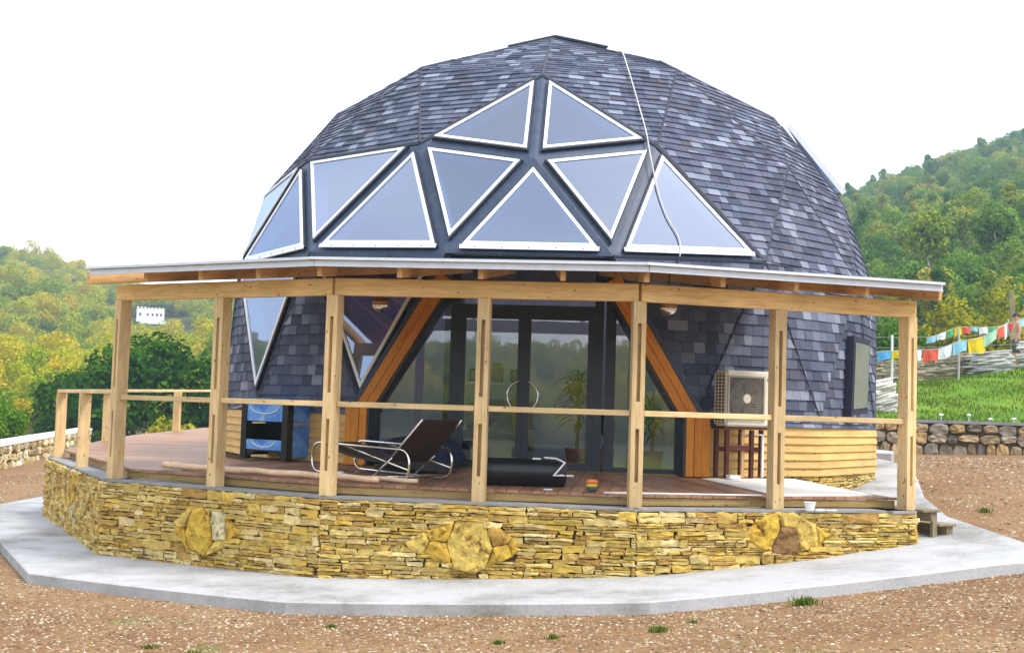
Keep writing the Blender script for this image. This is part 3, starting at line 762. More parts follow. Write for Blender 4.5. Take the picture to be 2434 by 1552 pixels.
SHT = [(.058, .068, .108)] * 5 + [(.080, .091, .140)] * 6 + [(.102, .115, .170)] * 5 + [(.128, .143, .202)] * 3 + [(.170, .188, .255)] * 2 + [(.24, .26, .335)] * 2 + [(.088, .086, .120)]
SHL = []
def shingle_facet(pts, n, course=.122, wr=(.13, .27), zmax=1e9, lift=.015):
    n = V3(n).normalized(); u = V3((0, 0, 1)).cross(n); u = u.normalized() if u.length > .01 else V3((1, 0, 0)); v = n.cross(u); o = sum(pts, V3((0, 0, 0))) / len(pts)
    P2 = [((p - o).dot(u), (p - o).dot(v)) for p in pts]
    if area2(P2) < 0: P2 = P2[::-1]
    v0 = min(p[1] for p in P2); v1 = max(p[1] for p in P2); x0 = min(p[0] for p in P2); x1 = max(p[0] for p in P2)
    y = v0 - .03
    while y < v1:
        x = x0 - U(0, .2)
        while x < x1:
            w = U(*wr); rc = [(x + .002, y), (x + w - .002, y), (x + w - .002, y + course), (x + .002, y + course)]
            pl = clip(rc, P2); x += w
            if len(pl) < 3 or area2(pl) < .0009: continue
            th = (lift if n.z < .72 else .008) + (.006 if rnd() < .35 else 0) + U(-.002, .002); yy = y
            top = [o + u * p[0] + v * p[1] + n * (th * (1 - (p[1] - yy) / course) + .006) for p in pl]
            bot = [o + u * p[0] + v * p[1] for p in pl]
            c = sum(top, V3((0, 0, 0))) / len(top); k = U(.85, 1.15); col = tuple(q * k for q in random.choice(SHT))
            vis = size_in_view(c, n, area2(pl)) if (c.z > 3.25 or c.z < 2.35) and c.y < 0 else 0
            SHL.append((vis, bot, top, col))
        y += course
def emit_shingle(m, bot, top, col):
    k = len(top); m.add(bot + top, [tuple(range(k, 2 * k))] + [(i, (i + 1) % k, k + (i + 1) % k, k + i) for i in range(k)], col)
for t, n in FAC:
    fz = frozenset(t)
    if fz in WINS or fz in DOOR: continue
    pts = [DV[i] for i in t]; c = sum(pts, V3((0, 0, 0))) / 3
    if c.z < 3.0: shingle_facet(pts, n, .145, (.13, .24))
    else: shingle_facet(pts, n)
# flared skirt under the lowest ring
ring5 = sorted({i for t, n in FAC for i in t if DV[i].z < DZ - .6}, key=lambda i: math.atan2(DV[i].x, -DV[i].y))
R5 = [DV[i] for i in ring5]; nR5 = len(R5)
def outxy(p, d): q = V3((p.x, p.y, 0)).normalized(); return p + q * d
for i in range(nR5):
    ia, ib = ring5[i], ring5[(i + 1) % nR5]
    if nN in (ia, ib): continue
    a, b = DV[ia], DV[ib]; A2 = outxy(a, .05); B2 = outxy(b, .05); A2.z = B2.z = .90
    n = (A2 - a).cross(b - a).normalized()
    if n.dot(V3((a.x, a.y, 0))) < 0: n = -n
    shingle_facet([a, A2, B2, b], n, .10)
SHL.sort(key=lambda s: -s[0]); restS = MB()
for i, (vis, bot, top, col) in enumerate(SHL):
    if i < 290:
        m = MB(); emit_shingle(m, bot, top, col); m.build('shingle', 'shingle', house)
    else: emit_shingle(restS, bot, top, col)
restS.build('shingle_field', 'shingle', house, kind='stuff')
# ridge strips where two shingled facets meet
edges = {}
for t, n in FAC:
    for i in range(3): edges.setdefault(frozenset((t[i], t[(i + 1) % 3])), []).append((frozenset(t), n))
for e, fs in edges.items():
    if any(f in DOOR for f, n in fs): continue
    if sum(1 for f, n in fs if f in WINS) == len(fs): continue
    a, b = (DV[i] for i in e)
    if (a.y + b.y) / 2 > 3: continue
    mixd = any(f in WINS for f, n in fs)
    n = sum((q for f, q in fs), V3((0, 0, 0))).normalized()
    if abs(a.z - b.z) < .55 and not mixd: continue
    m = MB(); d = (b - a).normalized(); y = n.cross(d).normalized(); w = .022 if not mixd else .04; h = .028
    vs_ = [p + y * s * w + n * (h if s == 0 else .012) for p in (a, b) for s in (-1, 0, 1)]
    m.add(vs_, [(0, 3, 4, 1), (1, 4, 5, 2)]); m.build('ridge_strip', 'ridge', house)
# pentagonal cap on the crown
m = MB(); cz = DZ + DR * 1.010; k = 5; R1 = .92
ap = V3((0, 0, DZ + DR * 1.0263)); rim = [polar(R1, PHI + RAD(72 * i), DZ + DR * 1.0263 - .285) for i in range(5)]; rim2 = [p - V3((0, 0, .03)) for p in rim]
m.add([ap] + rim + rim2, [(0, 1 + i, 1 + (i + 1) % 5) for i in range(5)] + [(1 + i, 6 + i, 6 + (i + 1) % 5, 1 + (i + 1) % 5) for i in range(5)] + [(6, 10, 9, 8, 7)], (.10, .112, .16))
m.build('roof_cap', 'shingle', house)
m = MB()
for i in range(5): m.bar(rim[i] + V3((0, 0, .004)), rim[(i + 1) % 5] + V3((0, 0, .004)), .05, .012)
m.build('cap_edge', 'galv', house)

# windows
for w in WIN:
    t, n = outward(w); pts = [DV[i] for i in t]; m = MB(); H = .19 if w == (nPR, nQR, nR1) else .075; FWD = .046; D0 = .105
    o1 = inset(pts, D0, n); o2 = inset(pts, D0 + FWD, n)
    for i in range(3):
        j = (i + 1) % 3; A = [o1[i], o1[j], o2[j], o2[i]]
        vs_ = [p + n * (H - .085) for p in A] + [p + n * H for p in A]
        m.add(vs_, [(4, 5, 6, 7), (0, 1, 5, 4), (2, 3, 7, 6), (3, 2, 1, 0)])
    win = m.build('window', 'white', house)
    g = MB(); gp = inset(pts, D0 + FWD * .6, n); g.prism([p + n * (H - .024) for p in gp], n, .008); g.build('pane', 'glass_up', win)
    bd = MB(); q1 = inset(pts, D0 - .022, n)                              # dark upstand round the frame
    for i in range(3):
        j = (i + 1) % 3; A = [q1[i], q1[j], o1[j], o1[i]]
        vs_ = [p + n * (-.005) for p in A] + [p + n * .053 for p in A]; bd.add(vs_, [(4, 5, 6, 7), (0, 1, 5, 4)])
    bd.build('upstand', 'ridge', win)
    zs = sorted(range(3), key=lambda i: pts[i].z)
    if abs(pts[zs[0]].z - pts[zs[1]].z) < .35 and pts[zs[2]].z > 3.6 and pts[zs[0]].z < 3.6:
        a, b = o1[zs[0]], o1[zs[1]]; dn = ((a + b) / 2 - o1[zs[2]]).normalized()
        e = (b - a).normalized(); s = MB(); s.box((a + b) / 2 + dn * .032 + n * (H - .012), (b - a) / 2 + e * .03, dn * .030, n * .010); so_ = s.build('sill', 'white', win)
        for kk in range(5):
            bo = MB(); cpt = a.lerp(b, .1 + .2 * kk) + dn * .034 + n * (H - .004); bo.lathe([(.009, 0), (.009, .008), (.004, .012)], 6, cpt, n); bo.build('bolt', 'anthracite', win)
# lap siding on the riser below the skirt
for i in range(nR5):
    ia, ib = ring5[i], ring5[(i + 1) % nR5]
    if nN in (ia, ib): continue
    a, b = outxy(DV[ia], .015), outxy(DV[ib], .015); a.z = b.z = 0; d = (b - a).normalized(); n = V3((d.y, -d.x, 0))
    if n.dot(a) < 0: n = -n
    L = (b - a).length; rot = Matrix((-d if d.cross(n).z < 0 else d, n, V3((0, 0, 1)))).transposed().to_quaternion()
    for r in range(6):
        zz = .90 - r * .112; key = ('sid', round(L, 2))
        if key not in BOARDS:
            m = MB(); h = .116
            m.add([(-L / 2, .0, h / 2), (L / 2, 0, h / 2), (L / 2, .014, h / 2), (-L / 2, .014, h / 2), (-L / 2 - .006, .016, -h / 2), (L / 2 + .006, .016, -h / 2), (L / 2 + .010, .040, -h / 2), (-L / 2 - .010, .040, -h / 2)],
                  [(3, 2, 1, 0), (4, 5, 6, 7), (2, 3, 7, 6), (0, 1, 5, 4), (1, 2, 6, 5), (3, 0, 4, 7)]); BOARDS[key] = m.mesh('siding_board', 'siding', (0, 0, 0))
        place('siding_board', BOARDS[key], house, (a + b) / 2 + V3((0, 0, zz - .058)), rot)
    m = MB(); m.add([V3((p.x, p.y, z)) for p in (a, b) for z in (-.6, .93)] + [V3((p.x * .95, p.y * .95, z)) for p in (a, b) for z in (-.6, .93)], [(0, 2, 3, 1), (4, 5, 7, 6), (1, 3, 7, 5), (0, 4, 6, 2)]); m.build('riser_wall', 'mortar', house)
    az = math.degrees(math.atan2((a + b).x, -(a + b).y))
    if 30 < az < 100:                                                     # stone footing seen past the veranda end
        P = lambda s, z, dep, a=a, d=d, n=n: a + d * s + n * (dep - .01) + V3((0, 0, z))
        for (x0, x1, z0, z1) in ashlar(L, .235, -.12, (.10, .14)):
            k = U(.85, 1.1); mm = MB(); stone_poly(mm, rough_outline(x0, x1, z0, z1, .005, .008), P, n, U(.01, .03), tuple(c * k for c in random.choice(STW))); mm.build('footing_stone', 'stone', house)
# orange timber portal either side of the door
dirA = polar(1, PHI); tanA = V3((math.cos(PHI), math.sin(PHI), 0))
for sg, lo, hi in ((-1, DV[nLL], DV[nBL]), (1, DV[nLR], DV[nBR])):
    rad_ = V3((lo.x, lo.y, 0)).normalized(); tng = V3((-rad_.y, rad_.x, 0))
    foot = lo + rad_ * .02 - tanA * sg * .03; top = hi + tanA * (-sg) * .20 + dirA * .0; kn = V3((foot.x, foot.y, lo.z - .02)) - tanA * sg * .06
    ax = (top - kn).normalized(); top = kn + ax * ((2.80 - kn.z) / ax.z); nrm = (rad_ + dirA).normalized(); kn = kn - nrm * .06; top = top - nrm * .08; side = ax.cross(nrm).normalized()
    if side.dot(tanA) * sg < 0: side = -side
    for q in (-1, 0, 1):
        f = V3((foot.x, foot.y, 0)) + tng * q * .118 + rad_ * (.01 * (q == 0)); f.z = .22
        board('portal_leg', f, V3((f.x, f.y, lo.z + .03)), .115, .30, 'orange', house, up=rad_)
    for q in (-.5, .5):
        k0 = kn + side * (q * .115) - ax * .06; board('portal_beam', k0 + nrm * (.004 * q), top + side * (q * .115) + nrm * (.004 * q), .113, .29, 'orange', house, up=nrm)
    st = kn + side * .150 - ax * .04; board('flashing_board', st + nrm * .0, top + side * .150 + nrm * .0, .06, .27, 'membrane', house, up=nrm)
    st = kn - side * .135 ; board('jamb_board', st - nrm * .02, top - side * .135 - nrm * .02, .035, .27, 'anthracite', house, up=nrm)
    jl = V3((foot.x, foot.y, 0)) - tng * sg * .195; board('jamb_board', jl + V3((0, 0, .22)), jl + V3((0, 0, lo.z)), .035, .27, 'anthracite', house, up=rad_)
# glazed front: door leaves, jambs, transom, side lights
FD = 4.98
def Pd(s, z, dep=0): return dirA * (FD + dep) + tanA * s + V3((0, 0, z))
def dbar(name, s0, s1, z0, z1, mat, parent, dep=0, t=.09):
    m = MB(); m.box(Pd((s0 + s1) / 2, (z0 + z1) / 2, dep), tanA * (s1 - s0) / 2, dirA * t / 2, (0, 0, (z1 - z0) / 2)); return m.build(name, mat, parent)
ZD0, ZD1 = .235, 3.0
dbar('door_jamb', -1.07, -.95, ZD0, ZD1, 'anthracite', house); dbar('door_jamb', .90, 1.02, ZD0, ZD1, 'anthracite', house); dbar('door_jamb', 1.05, 1.19, ZD0, ZD1, 'anthracite', house, .02)
dbar('transom', -.95, .90, 2.36, 2.46, 'anthracite', house, .001); dbar('threshold', -2.2, 2.2, .17, ZD0, 'joist', house, .06, .2)
dbar('head_rail', -2.0, 2.0, ZD1, ZD1 + .12, 'anthracite', house)
dbar('transom_pane', -.95, .90, 2.462, 2.998, 'glass_door', house, 0, .01)
for s0, s1, hs in ((-.947, -.055, 1), (-.052, .897, -1)):
    m = MB(); w = .085; z0, z1 = ZD0 + .005, 2.355
    for x0, x1, y0, y1 in ((s0, s0 + w, z0, z1), (s1 - w, s1, z0, z1), (s0 + w, s1 - w, z0, z0 + .10), (s0 + w, s1 - w, z1 - .09, z1)):
        m.box(Pd((x0 + x1) / 2, (y0 + y1) / 2, .012), tanA * (x1 - x0) / 2, dirA * .04, (0, 0, (y1 - y0) / 2))
    leaf = m.build('door', 'anthracite', house)
    dbar('pane', s0 + w - .002, s1 - w + .002, z0 + .098, z1 - .088, 'glass_door', leaf, .012, .012)
    h = MB(); cs = -.0535; rr = .21
    a0, a1 = (math.pi * .60, math.pi * 1.40) if hs > 0 else (-math.pi * .40, math.pi * .40)
    pts = [Pd(cs + hs * .0 + rr * math.cos(a0 + (a1 - a0) * i / 16), 1.22 + rr * math.sin(a0 + (a1 - a0) * i / 16), .10) for i in range(17)]
    h.tube([pts[0] - dirA * .07] + pts + [pts[-1] - dirA * .07], .014, 8); h.build('handle', 'steel', leaf, smooth=True)
for sg in (-1, 1):
    lo, hi = (DV[nLL], DV[nBL]) if sg < 0 else (DV[nLR], DV[nBR])
    g = MB(); e = 1.07 if sg < 0 else 1.19; ss = sg
    g.prism([Pd(ss * e, ZD0), Pd(ss * 2.02, ZD0), Pd(ss * 2.02, 1.0), Pd(ss * 1.15, 2.6), Pd(ss * e, 2.7)][::ss], dirA, .01); g.build('side_light', 'glass_door', house)
    dbar('side_sill', *((-2.05, -1.07) if sg < 0 else (1.19, 2.05)), ZD0 - .004, ZD0 + .06, 'anthracite', house, .004)
# grey shutter box on the right flank
q = [V3((4.40, -3.30, 2.28)), V3((4.72, -2.98, 2.24)), V3((4.70, -2.94, 1.14)), V3((4.38, -3.26, 1.10))]
nq = V3((.71, -.70, 0)); m = MB(); m.prism([p - nq * .04 for p in q][::-1], nq, .16); shb = m.build('shutter_box', 'ridge', house)
m = MB(); cq = sum(q, V3((0, 0, 0))) / 4; m.prism([cq + (p - cq) * .84 + nq * .122 for p in q][::-1], nq, .012); m.build('shutter_panel', 'greypanel', shb)
# interior
m = MB(); m.lathe([(4.9, .12), (4.9, .205)], 30); m.build('interior_floor', 'intfloor', house)
m = MB(); m.box((.35, -2.7, 1.6), (1.7, 0, 0), (0, .06, 0), (0, 0, 1.39)); m.build('partition', 'lining', house)
m = MB(); m.box((2.0, -3.2, 1.5), (.05, 0, 0), (0, .8, 0), (0, 0, 1.29)); m.build('partition', 'lining', house)
m = MB(); m.box((-2.6, -1.9, 1.5), (.9, 0, 0), (0, .06, 0), (0, 0, 1.29)); m.build('partition', 'lining', house)

# ================================================================== veranda
ver = thing('veranda', polar(7.0, PHT, .0), 'open pine veranda with posts, rails, plank deck and flat metal edged roof', 'veranda')
RT = 8.2957
CN = {k: polar(RT, PHT + RAD(k)) for k in (-36, -12, 12, 36)}
PP = [(CN[-36], -36), ((CN[-36] + CN[-12]) / 2, -24), (CN[-12], -12), ((CN[-12] + CN[12]) / 2, 0), (CN[12], 12), ((CN[12] + CN[36]) / 2, 24), (CN[36], 36)]
def deckz(t): return .13 + .035 * (8.0 - t)
def slot_post(p, nrm, z0, z1, slots, w=.142, dep=.155, parent=ver):
    # two outer planks with a packing board between them, left out along the slots
    nrm = V3(nrm).normalized(); t = V3((-nrm.y, nrm.x, 0)); L = z1 - z0
    key = ('post', round(L, 3), tuple(slots), w, dep)
    if key not in BOARDS:
        m = MB(); sw = .050; cw = w - 2 * sw
        for s in (-1, 1): m.box((0, s * (w - sw) / 2, 0), (L / 2, 0, 0), (0, sw / 2, 0), (0, 0, dep / 2))
        cur = 0.0; segs = []
        for (a, b) in slots: segs.append((cur, a, 0)); segs.append((a, b, 1)); cur = b
        segs.append((cur, L, 0))
        for a, b, rec in segs: m.box(((a + b) / 2 - L / 2, 0, -.04 * rec), ((b - a) / 2, 0, 0), (0, cw / 2 - .0005, 0), (0, 0, dep / 2 - .0015 - .04 * rec))
        BOARDS[key] = m.mesh('post', 'pine', (0, 0, 0))
    d = V3((0, 0, 1)); y = nrm.cross(d).normalized(); rot = Matrix((d, y, nrm)).transposed().to_quaternion()
    return place('post', BOARDS[key], parent, V3((p.x, p.y, (z0 + z1) / 2)), rot)
for p, k in PP:
    n = polar(1, PHT + RAD(k)); c = p - n * .0
    slot_post(c, n, .004, 2.268, ((.28, .86), (1.16, 2.02)))
    m = MB(); m.box(V3((c.x, c.y, .005)) - n * .095, n * .025, V3((-n.y, n.x, 0)) * .06, (0, 0, .002)); m.box(V3((c.x, c.y, .06)) - n * .085, n * .004, V3((-n.y, n.x, 0)) * .055, (0, 0, .055)); m.build('post_shoe', 'galv', ver)
for i in range(6):                                                      # mid rails
    a, b = PP[i][0], PP[i + 1][0]; d = (b - a).normalized(); ni = polar(1, PHT + RAD(-30 + 12 * i))
    board('rail', a + d * .074 + V3((0, 0, 1.035)) + ni * .02, b - d * .074 + V3((0, 0, 1.035)) + ni * .02, .05, .062, 'pine', ver)
for k0, k1 in ((-36, -12), (-12, 12), (12, 36)):                          # head beams
    a, b = CN[k0], CN[k1]; d = (b - a).normalized(); ni = polar(1, PHT + RAD((k0 + k1) / 2))
    e0 = .07 if k0 == -36 else -.004; e1 = .07 if k1 == 36 else -.004
    board('head_beam', a - d * e0 + V3((0, 0, 2.3655)) + ni * .02, b + d * e1 + V3((0, 0, 2.3655)) + ni * .02, .10, .195, 'pine_beam', ver)
# left railing, open deck
LP = [V3((-6.80, -3.80, 0)), V3((-8.12, -1.22, 0))]; nl = V3((-.885, -.465, 0)).normalized()
for p in LP: slot_post(p, nl, .004, 1.075, ((.28, .80),))
BP = [V3((-8.50, 2.2, 0)), V3((-8.75, 5.2, 0)), V3((-8.90, 8.3, 0)), V3((-8.70, 11.2, 0))]
zleft = lambda y: .13 + .0137 * max(0, y + 1.2)
for p in (BP[0], BP[2], BP[3]): slot_post(p, V3((-1, 0, 0)), zleft(p.y) + .002, 1.075 + .0137 * (p.y + 1.2), ((.25, .75),))
a0 = CN[-36] + V3((0, 0, 1.105)); c0 = LP[1] + V3((0, 0, 1.105))
dd = (c0 - a0).normalized()
board('rail', a0 + dd * .15, c0 + dd * .10, .14, .055, 'pine', ver)
board('rail', c0 - V3((0, -.10, .0)) , BP[0] + V3((0, 0, 1.15)), .14, .055, 'pine', ver)
board('rail', BP[0] + V3((0, 0, 1.15)), BP[3] + V3((0, .1, 1.28)), .14, .055, 'pine', ver)
# deck planks, one by one
def plank(poly3, th, parent, ax):
    k = len(poly3); c = sum(poly3, V3((0, 0, 0))) / k; ax = V3(ax).normalized(); z = V3((0, 0, 1)); y = z.cross(ax).normalized(); z = ax.cross(y)
    R3 = Matrix((ax, y, z)); loc = [R3 @ (p - c) for p in poly3]
    m = MB(); m.add([(p.x, p.y, p.z - th) for p in loc] + [tuple(p) for p in loc], [tuple(range(k))[::-1], tuple(range(k, 2 * k))] + [(i, (i + 1) % k, k + (i + 1) % k, k + i) for i in range(k)])
    return place('plank', m.mesh('plank', 'deck', (0, 0, 0)), parent, c, R3.transposed().to_quaternion())
PWD = .142
for mid in (-24, 0, 24):
    am = PHT + RAD(mid); u = polar(1, am); t = V3((-u.y, u.x, 0)); tan12 = math.tan(RAD(12)); ro, ri = 8.155 * math.cos(RAD(12)), 4.85
    W = ro * tan12; s = -W
    while s < W:
        s1 = min(s + PWD, W); g = .004
        poly = clip([(s + g, ri), (s1 - g, ri), (s1 - g, ro), (s + g, ro)], [(-ri * tan12, ri), (ri * tan12, ri), (ro * tan12, ro), (-ro * tan12, ro)])
        s = s1
        if len(poly) < 3: continue
        jz = U(-.003, .003)
        plank([u * q[1] + t * q[0] + V3((0, 0, deckz(q[1]) + jz)) for q in poly], .028, ver, u)
    b0 = u * (ro - .04) + V3((0, 0, .055)); board('edge_joist', b0 - t * (W - .02), b0 + t * (W - .02), .05, .085, 'joist', ver)
y = -6.4; lp = [(-5.30, -6.15), (-3.45, -4.0), (-3.0, 11.42), (-9.05, 11.35), (-9.0, 5.2), (-8.66, 2.2), (-8.06, -1.18)]
while y < 11.3:
    poly = clip([(-9, y + .004), (-2.6, y + .004), (-2.6, y + PWD - .004), (-9, y + PWD - .004)], lp)
    if len(poly) >= 3:
        k2 = (.035 * 1.3) if y > 40 else 0
        plank([V3((q[0], q[1], zleft(q[1]))) for q in poly], .028, ver, (1, 0, 0))
    y += PWD
e0, e1 = V3((-5.33, -6.12, .055)), V3((-7.97, -1.15, .055)); board('edge_joist', e0 + V3((.03, .015, 0)), e1 + V3((.03, .015, 0)), .05, .085, 'joist', ver)
# roof: rafters, boards, metal edge
def zr(r): return 2.655 + (8.3 - r) * .125
REO = 8.82
dl = (CN[-12] - CN[-36]).normalized(); dr_ = (CN[36] - CN[12]).normalized()
for i in range(13):
    f = i / 4; seg = min(int(f), 2); tt = f - seg; ks = (-36, -12, 12, 36); a, b = CN[ks[seg]], CN[ks[seg + 1]]; p = a.lerp(b, tt)
    if i == 0: p = p - dl * .10
    if i == 12: p = p + dr_ * .06
    u = V3((p.x, p.y, 0)).normalized(); rp = math.hypot(p.x, p.y)
    # radial scale keeps rafter ends on the eave line
    r_out = rp * (REO - .10) / RT; r_in = 5.55
    za = zr(8.72) - .081; zb_ = zr(5.55) - .081
    board('rafter', u * r_in + V3((0, 0, zb_)), u * r_out + V3((0, 0, za)), .06, .158, 'rafter', ver)
oc = [polar(REO, PHT + RAD(k)) for k in (-36, -12, 12, 36)]; ic = [polar(5.35, PHT + RAD(k)) for k in (-36, -12, 12, 36)]
oc[0] = oc[0] + dl * .08; oc[3] = oc[3] - dr_ * .02; ic[0] = ic[0] + dl * .08; ic[3] = ic[3] - dr_ * .02
zo, zi = zr(REO), zr(5.35)
for i in range(3):
    A = [oc[i] + V3((0, 0, zo)), oc[i + 1] + V3((0, 0, zo)), ic[i + 1] + V3((0, 0, zi)), ic[i] + V3((0, 0, zi))]
    nb = 22                                                               # roof boards run along the eave
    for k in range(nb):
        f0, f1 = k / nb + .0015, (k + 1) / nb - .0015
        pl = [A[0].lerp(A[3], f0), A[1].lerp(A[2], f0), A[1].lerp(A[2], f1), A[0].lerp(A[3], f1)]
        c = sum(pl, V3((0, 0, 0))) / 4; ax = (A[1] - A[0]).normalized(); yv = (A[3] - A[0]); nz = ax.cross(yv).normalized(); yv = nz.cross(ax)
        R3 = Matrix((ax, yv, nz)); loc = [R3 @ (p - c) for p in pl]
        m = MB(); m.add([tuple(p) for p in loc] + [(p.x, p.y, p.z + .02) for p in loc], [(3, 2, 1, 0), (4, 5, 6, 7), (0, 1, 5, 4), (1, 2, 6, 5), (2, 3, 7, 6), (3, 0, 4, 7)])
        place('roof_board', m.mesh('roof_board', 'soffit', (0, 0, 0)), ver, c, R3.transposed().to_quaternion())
    m = MB(); m.prism([p + V3((0, 0, .0225)) for p in A], (0, 0, 1), .018); m.build('roof_felt', 'ridge', ver)
    ax = (A[1] - A[0]).normalized(); no = V3((ax.y, -ax.x, 0))
    m = MB()
    m.bar(A[0] + no * .012 + V3((0, 0, -.012)), A[1] + no * .012 + V3((0, 0, -.012)), .02, .062); m.bar(A[0] - ax * .05 + no * .034 + V3((0, 0, .038)), A[1] + ax * .004 + no * .034 + V3((0, 0, .038)), .066, .030)
    m.bar(A[0] - ax * .03 + no * .026 + V3((0, 0, -.044)), A[1] + ax * .0 + no * .026 + V3((0, 0, -.044)), .030, .008)
    m.build('eave_trim', 'trim', ver)
for i, sgn in ((0, -1), (3, 1)):                                          # verge boards at both roof ends
    a, b = oc[i] + V3((0, 0, zo)), ic[i] + V3((0, 0, zi)); d = (b - a).normalized(); o = (-dl if i == 0 else dr_) * .012
    m = MB(); m.bar(a + o + V3((0, 0, .005)), b + o + V3((0, 0, .005)), .02, .085); m.build('verge_trim', 'trim', ver)

# wooden steps at the right end
st = thing('wooden_steps', (4.75, -6.9, -.32), 'small weathered timber steps at the end of the stone wall', 'steps')
dS = V3((.86, .51, 0)); tS = V3((-.51, .86, 0)); o = V3((4.46, -6.98, 0))
for k, zt in enumerate((-.02, -.19)):
    c = o + dS * (.14 + .27 * k)
    board('tread', c + V3((0, 0, zt)), c + tS * .9 + V3((0, 0, zt)), .29, .03, 'oldwood', st)
    for s in (.06, .8): board('stringer_post', c + tS * s + dS * .09 + V3((0, 0, base(c.x, c.y) - .02)), c + tS * s + dS * .09 + V3((0, 0, zt - .017)), .075, .05, 'oldwood', st, up=tS)
    board('riser_board', c + dS * .02 + tS * .02 + V3((0, 0, zt - .075)), c + dS * .02 + tS * .88 + V3((0, 0, zt - .075)), .022, .11, 'oldwood', st)

# ================================================================== things on and about the veranda
def rounded(pts, r, n=5):                         # rounded closed outline through corner points
    out = []; k = len(pts)
    for i in range(k):
        p, a, b = V3(pts[i]), V3(pts[i - 1]), V3(pts[(i + 1) % k]); u = (a - p).normalized(); v = (b - p).normalized()
        ang = math.acos(clamp(u.dot(v), -1, 1)); t = min(r / math.tan(ang / 2), (a - p).length * .49, (b - p).length * .49)
        p0, p1 = p + u * t, p + v * t
        for q in range(n + 1):
            f = q / n; out.append(p0.lerp(p, f).lerp(p.lerp(p1, f), f))
    return out
# table-hockey cabinet with blue printed sides
tb = thing('game_table', (-3.85, -4.1, .222), 'table hockey cabinet with blue cloud printed panels and black legs', 'game table')
c0 = V3((-4.42, -4.10, 0)); ex = V3((.82, -.58, 0)).normalized(); ey = V3((.58, .82, 0)).normalized(); TW, TL, z0, zt = .95, .70, .222, 1.075
def tbx(name, x0, x1, y0, y1, za, zb_, mat, parent=None):
    m = MB(); m.box(c0 + ex * (x0 + x1) / 2 + ey * (y0 + y1) / 2 + V3((0, 0, (za + zb_) / 2)), ex * (x1 - x0) / 2, ey * (y1 - y0) / 2, (0, 0, (zb_ - za) / 2)); return m.build(name, mat, parent or tb)
for x in (0, TW - .11):
    for yv in (0, TL - .11): tbx('leg', x, x + .11, yv, yv + .11, z0, zt - .02, 'black')
tbx('end_apron', .11, TW - .11, .012, .04, .76, 1.045, 'bluepanel'); tbx('end_apron', .11, TW - .11, TL - .04, TL - .012, .76, 1.0, 'bluepanel')
tbx('side_apron', TW - .045, TW - .015, .11, TL - .11, .74, 1.0, 'bluepanel'); tbx('side_apron', .015, .045, .11, TL - .11, .74, 1.0, 'bluepanel')
tbx('side_panel', TW - .035, TW - .012, .11, TL - .11, .27, .72, 'bluepanel'); tbx('edge_batten', TW - .045, TW - .006, .11, TL - .11, .722, .738, 'siding')
tbx('lower_shelf', .11, TW - .11, .012, TL - .03, .34, .36, 'black'); tbx('shelf_apron', .11, TW - .11, .01, .034, .36, .50, 'bluepanel')
m = MB()                                                                  # arched skirt between the front legs
ar = [(.11 + (TW - .22) * i / 12) for i in range(13)]
for i in range(12):
    f0, f1 = i / 12, (i + 1) / 12; h0, h1 = .335 - .09 * (2 * f0 - 1) ** 4, .335 - .09 * (2 * f1 - 1) ** 4
    m.add([c0 + ex * ar[i] + ey * .02 + V3((0, 0, h0)), c0 + ex * ar[i + 1] + ey * .02 + V3((0, 0, h1)), c0 + ex * ar[i + 1] + ey * .02 + V3((0, 0, .345)), c0 + ex * ar[i] + ey * .02 + V3((0, 0, .345)),
           c0 + ex * ar[i] + ey * .04 + V3((0, 0, h0)), c0 + ex * ar[i + 1] + ey * .04 + V3((0, 0, h1)), c0 + ex * ar[i + 1] + ey * .04 + V3((0, 0, .345)), c0 + ex * ar[i] + ey * .04 + V3((0, 0, .345))], [(0, 1, 2, 3), (7, 6, 5, 4), (0, 4, 5, 1)])
m.build('arched_skirt', 'black', tb)
tbx('side_panel', .012, .035, .11, TL - .11, .27, .72, 'black'); tbx('back_panel', .045, TW - .045, .42, .44, .362, .76, 'black'); tbx('inner_panel', TW - .13, TW - .112, .11, .418, .362, .76, 'black')
tbx('playing_top', -.01, TW + .01, -.01, TL + .01, zt - .02, zt, 'black'); tbx('top_inlay', .06, TW - .06, .06, TL - .06, zt + .001, zt + .012, 'bluepanel')
for zz, rr in ((.98, .30), (.49, .24)):                                   # printed goal arc
    m = MB(); pts = [c0 + ex * (TW / 2 + rr * math.cos(math.pi + math.pi * i / 14)) + ey * .006 + V3((0, 0, zz + rr * .38 * math.sin(math.pi + math.pi * i / 14))) for i in range(15)]
    m.tube(pts, .008, 5); m.build('goal_arc', 'white', tb)

# chrome lounger
lg = thing('lounger', (-2.1, -6.7, .17), 'reclining lounger with bent chrome tube sides and brown woven sling', 'lounger')
A0, B0 = V3((-2.98, -6.35, 0)), V3((-1.63, -7.58, 0)); dv = (B0 - A0).normalized(); sv = V3((-dv.y, dv.x, 0)) * .68
zl = lambda p: deckz(V3((p.x, p.y, 0)).length * .985) + .003
for q in (V3((0, 0, 0)), sv):
    a, b = A0 + q, B0 + q; za, zb_ = zl(a) + .022, zl(b) + .022
    out = rounded([a + V3((0, 0, za)), b + V3((0, 0, zb_)), b + V3((0, 0, zb_ + .36)), a + V3((0, 0, za + .36))], .19, 7)
    m = MB(); m.tube(out, .015, 8, True); m.build('side_loop', 'chrome', lg, smooth=True)
    s0 = a + dv * .55 + V3((0, 0, za + .36)); s1 = b - dv * .02 + V3((0, 0, zb_ + .13))
    m = MB(); m.tube([s0, s1], .012, 8); m.build('brace', 'chrome', lg, smooth=True)
    m = MB(); m.tube([b - dv * .66 + V3((0, 0, zb_ + .01)), b - dv * .30 + V3((0, 0, zb_ + .26))], .010, 8); m.build('brace', 'chrome', lg, smooth=True)
